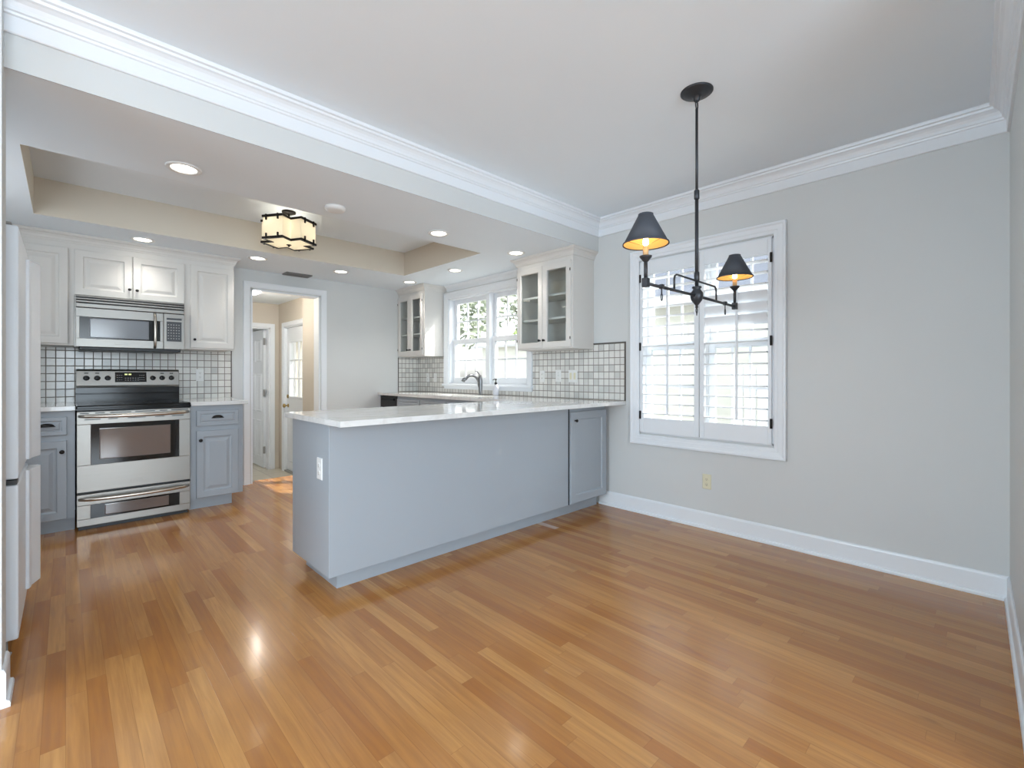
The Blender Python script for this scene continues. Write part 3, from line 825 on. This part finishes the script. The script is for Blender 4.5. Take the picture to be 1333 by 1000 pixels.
t = thing('sink', 'white undermount sink basin below the kitchen window', 'sink', (3.15, 4.03, .72))
TS = frame((0, 0, 0), (1, 0, 0), (0, 1, 0), (0, 0, 1))
m = MB(); b = bmesh.new()
def ring4(i, z): return [b.verts.new(c) for c in ((SX0+i, SY0+i, z), (SX1-i, SY0+i, z), (SX1-i, SY1-i, z), (SX0+i, SY1-i, z))]
rr = [ring4(-.02, .906), ring4(.002, .906), ring4(.012, .74), ring4(.03, .725)]
for a, c in zip(rr, rr[1:]):
    for i in range(4): b.faces.new((a[i], a[(i+1) % 4], c[(i+1) % 4], c[i]))
b.faces.new(rr[-1]); m.add(b)
m.build('basin', 'plastic', t, fixn=False)
MB().lathe([(.035, .7255), (.035, .728), (.02, .729), (.001, .7265)], (3.15, 4.03, 0), 20).build('drain', 'nickel', t)

t = thing('faucet', 'satin nickel pull-out kitchen faucet with arched spout, in front of the kitchen window', 'faucet', (3.36, 4.005, CZ1))
MB().lathe([(.028, CZ1), (.028, CZ1+.006), (.022, CZ1+.012), (.022, CZ1+.06), (.024, CZ1+.12), (.026, CZ1+.18), (.021, CZ1+.215), (.008, CZ1+.225), (.001, CZ1+.226)], (3.36, 4.005, 0), 24).build('body', 'nickel', t)
pts = [(3.352, 4.006, 1.02)]+[(3.245+.105*math.cos(a)*1.0, 4.02-.0*a, 1.055+.105*math.sin(a)) for a in [math.pi*i/14 for i in range(0, 12)]]
pts += [(3.150, 4.035, 1.115), (3.137, 4.036, 1.092)]
n_ = len(pts)
MB().tube(pts, [.0155]*(n_-4)+[.0165, .0185, .0205, .0205], 16).build('spout', 'nickel', t)
MB().tube([(3.36, 4.01, 1.15), (3.365, 4.04, 1.18), (3.368, 4.075, 1.202), (3.368, 4.105, 1.207)], [.009, .007, .006, .005], 10).build('lever', 'nickel', t)
t = thing('soap_dispenser', 'clear soap bottle with black pump beside the faucet', 'soap dispenser', (3.40, 3.79, CZ1))
MB().lathe([(.001, CZ1), (.030, CZ1+.001), (.033, CZ1+.02), (.033, CZ1+.085), (.027, CZ1+.105), (.014, CZ1+.118), (.014, CZ1+.128), (.001, CZ1+.128)], (3.40, 3.79, 0), 24).build('bottle', 'soap', t)
pp = MB().lathe([(.015, CZ1+.122), (.016, CZ1+.14), (.010, CZ1+.147), (.005, CZ1+.150), (.005, CZ1+.17), (.012, CZ1+.172), (.012, CZ1+.182), (.001, CZ1+.184)], (3.40, 3.79, 0), 18).tube([(3.40, 3.79, CZ1+.178), (3.372, 3.795, CZ1+.176), (3.362, 3.796, CZ1+.170)], .0045, 8).build('pump', 'black', t)

# ---- backsplash on the window wall and its return
m = MB(FX(XW))
m.box(2.223, 2.5485, CZ1+.0005, 1.441, .0013, .008).box(2.5485, 3.318, CZ1+.0005, 1.399, .0013, .008)
m.box(3.318, 4.87, CZ1+.0005, .987, .0013, .008).box(4.87, YB-.0013, CZ1+.0005, 1.395, .0013, .008)
tag(m.build('tile_backsplash', 'tile_window'), 'long white square tile backsplash along the window wall around the kitchen window', 'backsplash')
m = MB().box(3.1925, XW-.009, YB-.008, YB-.0013, CZ1+.0005, 1.395)
tag(m.build('tile_backsplash', 'tile_corner'), 'narrow tile return on the back wall at the far end of the sink counter', 'backsplash')
m = MB(FX(XW)).box(2.211, 2.2225, CZ1+.001, 1.453, .0013, .012, .002)
tag(m.build('tile_edge_strip', 'dark_trim', loc=(XW, 2.21, CZ1)), 'dark upright strip ending the tile at the right end of the peninsula counter', 'tile trim')
m = MB(FX(XW)).box(2.2235, 2.549, 1.4425, 1.453, .0013, .012, .002)
tag(m.build('tile_edge_strip', 'dark_trim', loc=(XW, 2.38, 1.4425)), 'dark horizontal strip topping the tile right of the near glass cabinet', 'tile trim')
tag(MB().box(3.183, 3.192, YB-.012, YB-.0005, CZ1+.001, 1.395, .002).build('tile_edge_strip', 'dark_trim', loc=(3.187, YB, CZ1)), 'grey edge strip ending the tile return on the back wall', 'tile trim')

# ================================================================ GLASS-FRONT CABINETS
def glass_cab(y0, y1, doors, label, kz=1.482):
    xf, z0 = 3.195, 1.40
    t = thing('glass_front_cabinet', label, 'cabinet', (3.35, (y0+y1)/2, z0))
    m = MB(); w = .018
    m.box(xf+.02, XW-.001, y0, y0+w, z0, 2.235).box(xf+.02, XW-.001, y1-w, y1, z0, 2.235)
    m.box(xf+.02, XW-.001, y0+w, y1-w, z0, z0+.03).box(xf+.02, XW-.001, y0+w, y1-w, 2.19, 2.235)
    # face frame
    m.box(xf, xf+.02, y0, y0+.04, z0, 2.235).box(xf, xf+.02, y1-.04, y1, z0, 2.235).box(xf, xf+.02, y0+.04, y1-.04, z0, z0+.04).box(xf, xf+.02, y0+.04, y1-.04, 2.16, 2.235)
    m.build('body', 'white_cab', t)
    MB().box(XW-.008, XW-.002, y0+w, y1-w, z0+.03, 2.19).build('back_panel', 'inside', t)
    for z in (1.675, 1.89): MB().box(xf+.03, XW-.008, y0+w, y1-w, z, z+.018).build('shelf', 'inside', t)
    T = FX(xf)
    for i, (a, b, kn) in enumerate(doors):
        d = MB(T).rings(a, b, z0+.012, 2.175, [(0, 0), (0, .017), (.003, .02), (.050, .02), (.056, .014), (.056, 0)], closed=True).build('door', 'white_cab', t)
        MB(T).box(a+.055, b-.055, z0+.067, 2.12, .006, .009).build('glass', 'glass', d)
        knob(T, kn, kz, .019, 'bronze', d, .011)
        hy = b-.004 if kn < (a+b)/2 else a+.004
        for z in (z0+.09, 2.09): MB(T).box(hy-.004, hy+.004, z-.012, z+.012, .019, .023).build('hinge', 'bronze', d)
    return t
tr = glass_cab(2.551, 3.245, [(2.566, 2.897, 2.872), (2.901, 3.232, 2.926)], 'near white glass-front wall cabinet right of the kitchen window')
tl = glass_cab(4.877, YB-.002, [(4.902, 5.195, 5.170), (5.199, 5.488, 5.224)], 'far white glass-front wall cabinet in the corner left of the kitchen window')
xf = 3.195
MB().sweep([(XW-.001, 2.551, ZK-.001), (xf, 2.551, ZK-.001), (xf, 3.245, ZK-.001), (XW-.001, 3.245, ZK-.001)], CC, side=1).box(xf+.001, XW-.002, 2.552, 3.244, 2.235, ZK-.002).build('crown', 'white_cab', tr)
MB().sweep([(XW-.001, 4.877, ZK-.001), (xf, 4.877, ZK-.001), (xf, YB-.001, ZK-.001)], CC, side=1).box(xf+.001, XW-.002, 4.878, YB-.002, 2.235, ZK-.002).build('crown', 'white_cab', tl)
struct(MB().sweep([(XW, 3.30, ZK-.001), (XW, 4.82, ZK-.001)], CC, side=1), 'trim_kitchen_crown', 'trim')

# ================================================================ OUTLETS AND SWITCHES
def plate(T, u, v, w, h, mat, label, cat, kind='duplex', gang=1, name='wall_outlet', ins='slot'):
    mm = MB(T); mm.rings(u-w/2, u+w/2, v-h/2, v+h/2, [(0, 0), (0, .003), (.004, .006)])
    o = mm.build(name, mat)
    loc = T @ Vector((u, v, 0)); o.data.transform(Matrix.Translation(-loc)); o.location = loc
    tag(o, label, cat)
    for gk in range(gang):
        cu = u+(gk-(gang-1)/2)*w*.45
        if kind == 'duplex':
            for s in (-1, 1):
                r = MB(T).lathe([(.0135 if gang == 1 else .010, .006), (.012, .008), (.001, .008)], (cu, v+s*h*.17, 0), 16).build('receptacle', mat, o)
                MB(T).box(cu-.006, cu-.0035, v+s*h*.17-.003, v+s*h*.17+.006, .008, .0085).box(cu+.0035, cu+.006, v+s*h*.17-.003, v+s*h*.17+.006, .008, .0085).lathe([(.0025, .008), (.0025, .0085), (.0005, .0085)], (cu, v+s*h*.17-.008, 0), 8).build('slots', ins, r)
        elif kind == 'rocker':
            r = MB(T).box(cu-.012, cu+.012, v-h*.27, v+h*.27, .005, .009, .002).build('rocker', mat if ins == 'slot' else ins, o)
        else:
            MB(T).box(cu-.005, cu+.005, v-.012, v+.012, .005, .008).box(cu-.0035, cu+.0035, v-.002, v+.010, .006, .016, .001).build('toggle', mat, o)
            MB(T).lathe([(.003, .006), (.003, .0068), (.0005, .0068)], (cu, v+.03, 0), 8).lathe([(.003, .006), (.003, .0068), (.0005, .0068)], (cu, v-.03, 0), 8).build('screw', 'slot', o)
    return o
TWt = FX(XW-.008)
plate(FX(XW), 1.508, .357, .066, .112, 'ivory', 'ivory outlet low on the bare wall below the shuttered window', 'outlet')
plate(frame((PX0, 0, 0), (0, 1, 0), (0, 0, 1), (-1, 0, 0)), 2.512, .661, .066, .116, 'plastic', 'white outlet on the end panel of the grey peninsula', 'outlet')
plate(FY(YB-.008), .965, 1.162, .066, .118, 'plastic', 'white outlet on the tile to the right of the range', 'outlet')
plate(TWt, 5.245, 1.128, .06, .118, 'plastic', 'white outlet on the tile beneath the far glass cabinet, nearer the corner', 'outlet')
plate(TWt, 5.073, 1.128, .06, .118, 'plastic', 'white switch on the tile beneath the far glass cabinet, nearer the window', 'switch', 'toggle', name='wall_switch')
plate(TWt, 3.183, 1.150, .066, .118, 'plastic', 'white outlet on the tile just right of the kitchen window', 'outlet')
plate(TWt, 2.968, 1.155, .066, .118, 'plastic', 'white single toggle switch between two plates under the near glass cabinet', 'switch', 'toggle', name='wall_switch')
plate(TWt, 2.787, 1.152, .105, .118, 'plastic', 'wide double switch plate with beige rockers under the near glass cabinet', 'switch', 'rocker', 2, 'wall_switch', 'ivory')

# ================================================================ CEILING FIXTURES
def spot_down(name, loc, power, parent, size=150, color=(1, .97, .92), r=.05):
    d = bpy.data.lights.new(name, 'SPOT'); d.energy = power; d.spot_size = R(size); d.spot_blend = .8
    d.shadow_soft_size = r; d.color = color
    o = bpy.data.objects.new(name, d); COL.objects.link(o)
    o.parent = parent; o.location = Vector(loc)-world_loc(parent); return o
CAN = [(.462, 3.05, 'recessed ceiling light nearest the camera on the left, above the walkway by the refrigerator'),
       (.460, 4.89, 'recessed ceiling light above the microwave cabinets'),
       (1.330, 4.91, 'recessed ceiling light just left of the ceiling vent, before the doorway'),
       (2.155, 4.92, 'recessed ceiling light just right of the ceiling vent'),
       (2.128, 3.05, 'recessed ceiling light between the tray recess and the beam, mid-room'),
       (3.010, 4.01, 'recessed ceiling light in front of the kitchen window'),
       (3.000, 4.90, 'recessed ceiling light in front of the far glass cabinet'),
       (2.985, 3.05, 'recessed ceiling light in front of the near glass cabinet')]
proto = None
for x, y, lab in CAN:
    if proto is None:
        proto = thing('recessed_light', lab, 'ceiling light', (x, y, ZK), 'recessed ceiling lights in the kitchen soffit')
        MB().lathe([(.083, ZK), (.083, ZK-.004), (.078, ZK-.008), (.062, ZK-.007), (.057, ZK-.001), (.057, ZK)], (x, y, 0), 36, closed=True).build('trim_ring', 'plastic', proto)
        MB().lathe([(.0575, ZK-.0005), (.033, ZK-.0025), (.001, ZK-.003)], (x, y, 0), 36).build('lens', 'can_glow', proto)
        spot_down('lamp', (x, y, ZK-.03), 8, proto, 112)
    else:
        c = copy_tree(proto); c.location = (x, y, ZK); c['label'] = lab
t = thing('smoke_detector', 'round white smoke detector on the kitchen ceiling near the beam', 'smoke detector', (1.30, 3.06, ZK))
MB().lathe([(.066, ZK), (.066, ZK-.012), (.060, ZK-.022), (.045, ZK-.028), (.001, ZK-.029)], (1.30, 3.06, 0), 36).build('housing', 'plastic', t)
MB().lathe([(.052, ZK-.0225), (.050, ZK-.026), (.047, ZK-.026), (.047, ZK-.0225)], (1.30, 3.06, 0), 36, closed=True).build('sensor_ring', 'vent', t)
t = thing('ceiling_vent', 'grey slatted air register on the ceiling in front of the doorway', 'vent', (1.87, 5.40, ZK))
MB(frame((0, 0, ZK), (1, 0, 0), (0, 1, 0), (0, 0, -1))).rings(1.73, 2.005, 5.33, 5.475, [(0, 0), (0, .012), (.003, .014), (.018, .014), (.022, .006), (.022, 0)], closed=True).build('frame', 'register', t)
m = MB()
for k in range(7):
    y = 5.36+k*.0145; m.prism([(y, ZK-.001), (y+.003, ZK-.001), (y+.011, ZK-.008), (y+.008, ZK-.008)], 1.752, 1.983, 'X')
m.build('slats', 'register', t)

# flush-mount lantern in the tray
FXC, FYC = 1.362, 4.14
t = thing('flush_mount_light', 'bronze and cream glass lantern hanging under the recessed tray ceiling', 'ceiling light', (FXC, FYC, ZT))
LA = R(-12)
def lrot(x, y): return (FXC+x*math.cos(LA)-y*math.sin(LA), FYC+x*math.sin(LA)+y*math.cos(LA))
def star(sc=1.0):
    """plan of the shade: a square with cut corners and a V notch in each side"""
    base = []
    for k in range(4):
        c, s_ = [(1, 0), (0, 1), (-1, 0), (0, -1)][k]
        for x, y in ((-.202, -.068), (-.068, -.202), (0, -.122)): base.append((x*c-y*s_, x*s_+y*c))
    return [lrot(x*sc, y*sc) for x, y in base]
TOPZ, BOTZ = 2.462, 2.268
def bar_loop(z0, z1, sc, wd):
    mm = MB(); o_ = star(sc); n = len(o_)
    c = Vector((FXC, FYC, 0))
    inn = star(sc-wd)
    b = bmesh.new()
    L = [[b.verts.new((*p, z)) for p in pp] for pp, z in ((o_, z0), (o_, z1), (inn, z1), (inn, z0))]
    for k in range(4):
        a, d = L[k], L[(k+1) % 4]
        for i in range(n): b.faces.new((a[i], a[(i+1) % n], d[(i+1) % n], d[i]))
    mm.add(b); return mm
bar_loop(TOPZ-.018, TOPZ, 1.03, .10).build('top_frame', 'bronze', t)
bar_loop(BOTZ, BOTZ+.018, 1.03, .10).build('bottom_frame', 'bronze', t)
bar_loop(TOPZ-.018, BOTZ+.008, .985, .02).build('glass_shade', 'lamp_glass', t)
MB().prism(star(.95), BOTZ+.006, BOTZ+.009, 'Z').build('bottom_diffuser', 'lamp_glass', t)
m = MB()
st = star(1.03)
for i in (0, 3, 6, 9):
    a, d = Vector((*st[i], 0)), Vector((*st[(i+1) % 12], 0))
    for f in (.22, .78):
        p = a.lerp(d, f); nrm = Vector((d.y-a.y, -(d.x-a.x), 0)).normalized()
        tv = (d-a).normalized(); m0 = m.T
        for za, zb in ((TOPZ-.044, TOPZ+.003), (BOTZ-.003, BOTZ+.044)):
            m.T = frame((p.x, p.y, 0), tv, nrm, (0, 0, 1))
            m.box(-.006, .006, -.004, .007, za, zb, .002)
        m.T = m0
m.build('corner_clips', 'bronze', t)
MB().lathe([(.001, BOTZ-.022), (.008, BOTZ-.018), (.009, BOTZ-.010), (.020, BOTZ-.006), (.020, BOTZ-.003), (.001, BOTZ-.003)], (FXC, FYC, 0), 18).build('finial', 'bronze', t)
MB().lathe([(.055, ZT), (.055, ZT-.012), (.03, ZT-.022), (.001, ZT-.024)], (FXC, FYC, 0), 28).tube([(FXC, FYC, ZT-.02), (FXC, FYC, TOPZ-.01)], .007, 10).prism([lrot(-.165, -.005), lrot(.165, -.005), lrot(.165, .005), lrot(-.165, .005)], TOPZ-.012, TOPZ-.004, 'Z').prism([lrot(-.005, -.13), lrot(.005, -.13), lrot(.005, .13), lrot(-.005, .13)], TOPZ-.0125, TOPZ-.0045, 'Z').build('stem', 'bronze', t)
for s in (-1, 1):
    bx = FXC+s*.055
    b_ = MB().ball((bx, FYC, 2.36), .024, 14, 1.3).build('bulb', 'lantern_bulb', t)
    d = bpy.data.lights.new('lamp', 'POINT'); d.energy = .5; d.color = (1, .96, .88); d.shadow_soft_size = .03
    lo = bpy.data.objects.new('lamp', d); COL.objects.link(lo); lo.parent = t; lo.location = Vector((bx, FYC, 2.40))-world_loc(t)

# hall dome light
t = thing('hall_ceiling_light', 'glowing white dome light on the hall ceiling beyond the doorway', 'ceiling light', (1.533, 5.95, HC))
MB().lathe([(.135, HC), (.135, HC-.012), (.122, HC-.02), (.001, HC-.02)], (1.533, 5.95, 0), 32).build('base', 'plastic', t)
MB().lathe([(.118, HC-.021), (.116, HC-.045), (.098, HC-.075), (.062, HC-.095), (.02, HC-.102), (.001, HC-.103)], (1.533, 5.95, 0), 32).build('dome', 'dome', t)
d = bpy.data.lights.new('lamp', 'POINT'); d.energy = 15; d.color = (1, .92, .82); d.shadow_soft_size = .11
lo = bpy.data.objects.new('lamp', d); COL.objects.link(lo); lo.parent = t; lo.location = (0, 0, -.2)

# ================================================================ CHANDELIER
CX, CY, BZ = 2.248, 1.02, 1.555
t = thing('chandelier', 'two-arm dark iron chandelier with slate cone shades hanging from the dining ceiling', 'chandelier', (CX, CY, ZC))
MB().lathe([(.076, ZC), (.076, ZC-.005), (.070, ZC-.010), (.058, ZC-.012), (.054, ZC-.018), (.030, ZC-.024), (.016, ZC-.028), (.014, ZC-.045), (.008, ZC-.052), (.001, ZC-.053)], (CX, CY, 0), 36).build('canopy', 'iron', t)
m = MB()
m.tube([(CX, CY, ZC-.085), (CX, CY, 2.05)], .0065, 12).tube([(CX, CY, 2.06), (CX, CY, BZ+.04)], .0085, 12)
m.lathe([(.008, 2.03), (.0125, 2.035), (.0125, 2.075), (.008, 2.08)], (CX, CY, 0), 16)
m.lathe([(.0085, 1.625), (.0125, 1.63), (.0125, 1.67), (.0085, 1.675)], (CX, CY, 0), 16)
m.tube([(CX+.011*math.cos(a), CY, ZC-.066+.022*math.sin(a)) for a in [2*math.pi*i/16 for i in range(17)]], .0035, 8)
m.build('rod', 'iron', t)
m = MB()
m.lathe([(.001, BZ-.062), (.008, BZ-.058), (.006, BZ-.048), (.012, BZ-.040), (.026, BZ-.022), (.031, BZ-.004), (.030, BZ+.014), (.020, BZ+.028), (.017, BZ+.034), (.023, BZ+.040), (.022, BZ+.046), (.009, BZ+.047)], (CX, CY, 0), 10)
m.tube([(CX+.008*math.cos(a), CY, BZ-.072+.011*math.sin(a)) for a in [2*math.pi*i/14 for i in range(15)]], .0028, 8)
m.tube([(CX, CY, BZ-.082), (CX, CY, BZ-.098)], [.004, .0015], 8)
m.build('hub', 'iron', t)
HL = .484
for s in (-1, 1):
    ex = CX+s*HL
    a = MB().tube([(CX+s*.02, CY, BZ), (ex, CY, BZ-.003)], .0068, 10)
    arm = a.build('arm', 'iron', t)
    m = MB().box(ex-.013, ex+.013, CY-.013, CY+.013, BZ-.020, BZ+.018, .003)
    m.tube([(ex, CY, BZ+.015), (ex, CY, BZ+.095)], .0078, 10)
    m.lathe([(.007, BZ+.085), (.012, BZ+.090), (.024, BZ+.105), (.026, BZ+.111), (.001, BZ+.111)], (ex, CY, 0), 18)
    m.build('candle_cup', 'iron', arm)
    hx = CX+s*HL*.72
    m = MB().box(hx-.010, hx+.010, CY-.009, CY+.009, BZ-.010, BZ+.010, .002).tube([(hx, CY, BZ-.008), (hx, CY, BZ-.03)], .003, 8)
    m.tube([(hx+.007*math.cos(q), CY, BZ-.046+.016*math.sin(q)) for q in [2*math.pi*i/16 for i in range(17)]], .0024, 8)
    m.build('hook_ring', 'iron', arm)
    MB().lathe([(.0115, BZ+.111), (.0115, BZ+.152), (.001, BZ+.152)], (ex, CY, 0), 14).build('candle_sleeve', 'candle', arm)
    MB().lathe([(.007, BZ+.151), (.012, BZ+.162), (.013, BZ+.172), (.008, BZ+.190), (.001, BZ+.202)], (ex, CY, 0), 14).build('bulb', 'bulb', arm)
    z0, z1 = BZ+.160, BZ+.285
    sh = MB().lathe([(.0945, z0), (.0300, z1), (.0285, z1), (.093, z0)], (ex, CY, 0), 40, closed=True).lathe([(.0945, z0-.001), (.0958, z0-.001), (.0950, z0+.006), (.0935, z0+.006)], (ex, CY, 0), 40, closed=True).lathe([(.0300, z1-.006), (.0318, z1-.006), (.0310, z1+.003), (.0285, z1+.003)], (ex, CY, 0), 40, closed=True).build('lamp_shade', 'shade', arm)
    ln = MB().lathe([(.0905, z0+.002), (.0270, z1-.001)], (ex, CY, 0), 40, cap=False).build('gold_lining', 'gold', sh)
    m = MB()
    for k in range(3):
        q = 2*math.pi*k/3+.4; m.tube([(ex, CY, BZ+.152), (ex+.085*math.cos(q), CY+.085*math.sin(q), z0+.012)], .0015, 6)
    m.build('shade_support', 'brass', sh)
    d = bpy.data.lights.new('lamp', 'POINT'); d.energy = .3; d.color = (1, .80, .52); d.shadow_soft_size = .025
    lo = bpy.data.objects.new('lamp', d); COL.objects.link(lo); lo.parent = arm; lo.location = Vector((ex, CY, BZ+.222))-world_loc(arm)
m = MB(); q = .232
m.tube([(CX-q, CY, BZ+.004), (CX-q, CY, BZ+.050), (CX-q+.006, CY, BZ+.066), (CX-q+.022, CY, BZ+.074), (CX+q-.022, CY, BZ+.074), (CX+q-.006, CY, BZ+.066), (CX+q, CY, BZ+.050), (CX+q, CY, BZ+.004)], .0048, 10)
m.build('bail_bar', 'iron', t)

# ================================================================ OUTSIDE THE WINDOWS
struct(MB().box(3.7, 40, -25, 40, -.5, -.4), 'ground_outside', 'concrete')
t = thing('neighbour_house', 'cream house with grey shingle roof seen through the shuttered window', 'house', (9, 1.5, -.4))
MB().box(7.2, 12, -4, 5.2, -.4, 2.50).build('wall', 'siding', t)
MB().prism([(6.7, 2.28), (6.7, 2.37), (9.6, 4.50), (12.5, 2.37), (12.5, 2.28), (9.6, 4.40)], -4.4, 5.6, 'Y').build('roof', 'siding_roof', t)
MB().box(6.66, 6.70, -4.4, 5.6, 2.22, 2.39).build('fascia', 'trim', t)
wf = MB(FX(7.2)).rings(1.2, 2.1, .9, 2.1, [(0, 0), (0, .05), (.09, .05), (.09, 0)], closed=True).build('window_frame', 'trim', t)
MB(FX(7.2)).box(1.29, 2.01, .99, 2.01, .005, .012).build('pane', 'glass', wf)
t = thing('garden_shed', 'pale cream outbuilding seen through the lower panes of the kitchen window', 'shed', (8.2, 7.0, -.4))
MB().box(7.4, 9.2, 5.9, 8.75, -.4, 1.82).build('wall', 'siding', t)
MB().prism([(7.2, 1.80), (7.2, 1.86), (8.3, 2.03), (9.4, 1.86), (9.4, 1.80), (8.3, 1.97)], 5.7, 8.95, 'Y').build('roof', 'pale_roof', t)
t = thing('board_fence', 'white vertical board fence seen through the lower shutter louvers', 'fence', (6.0, 1.0, -.4))
for k in range(30):
    y = -2.2+k*.15; MB().box(6.0, 6.03, y, y+.125, -.38, 1.25).build('board', 'trim', t)
m = MB()
for z in (-.1, .95): m.box(6.03, 6.08, -2.2, 2.3, z, z+.09)
m.build('rail', 'trim', t)
def foliage(c, rad, n, size, seed):
    rnd = random.Random(seed); mm = MB(); b = bmesh.new()
    for i in range(n):
        while True:
            p = Vector((rnd.uniform(-1, 1), rnd.uniform(-1, 1), rnd.uniform(-1, 1)))
            if .35 < p.length < 1: break
        p = Vector((p.x*rad[0]+c[0], p.y*rad[1]+c[1], p.z*rad[2]+c[2]))
        u = Vector((rnd.gauss(0, 1), rnd.gauss(0, 1), rnd.gauss(0, 1))).normalized()
        w = u.orthogonal().normalized(); s_ = size*rnd.uniform(.6, 1.3)
        vs = [b.verts.new(p-u*s_), b.verts.new(p+w*s_*.4), b.verts.new(p+u*s_), b.verts.new(p-w*s_*.4)]
        b.faces.new(vs)
    mm.add(b); return mm
def tree(name, label, x, y, h, rad, n, seed, size=.16):
    t = thing(name, label, 'tree', (x, y, -.4))
    m = MB().tube([(x, y, -.4), (x+.06, y+.05, h*.35), (x-.05, y+.1, h*.7), (x+.1, y, h)], [.14, .11, .08, .05], 10)
    for k in range(5):
        a = k*1.3; m.tube([(x, y+.05, h*.5+k*.2), (x+.5*rad[0]*math.cos(a), y+.5*rad[1]*math.sin(a), h*.75+k*.25)], [.05, .02], 8)
    m.build('trunk', 'bark', t)
    foliage((x, y, h), rad, n, size, seed).build('crown', 'leaf', t, fixn=False)
tree('garden_tree', 'leafy tree seen through the left upper sash of the kitchen window', 8.3, 12.0, 3.6, (2.0, 2.2, 1.9), 2600, 3)
tree('garden_tree', 'tall tree behind the pale outbuilding outside the kitchen window', 12.5, 11.6, 4.4, (2.4, 2.2, 2.2), 2200, 5)
h_ = foliage((10.3, 9.2, 1.9), (.7, 2.0, .85), 2200, .09, 9).build('hedge', 'hedge', loc=(10.3, 9.2, -.4), fixn=False)
tag(h_, 'bright green hedge top above the outbuilding outside the kitchen window', 'hedge')
MB().box(10.1, 10.5, 7.6, 10.8, -.4, 1.5).build('stems', 'bark', h_)
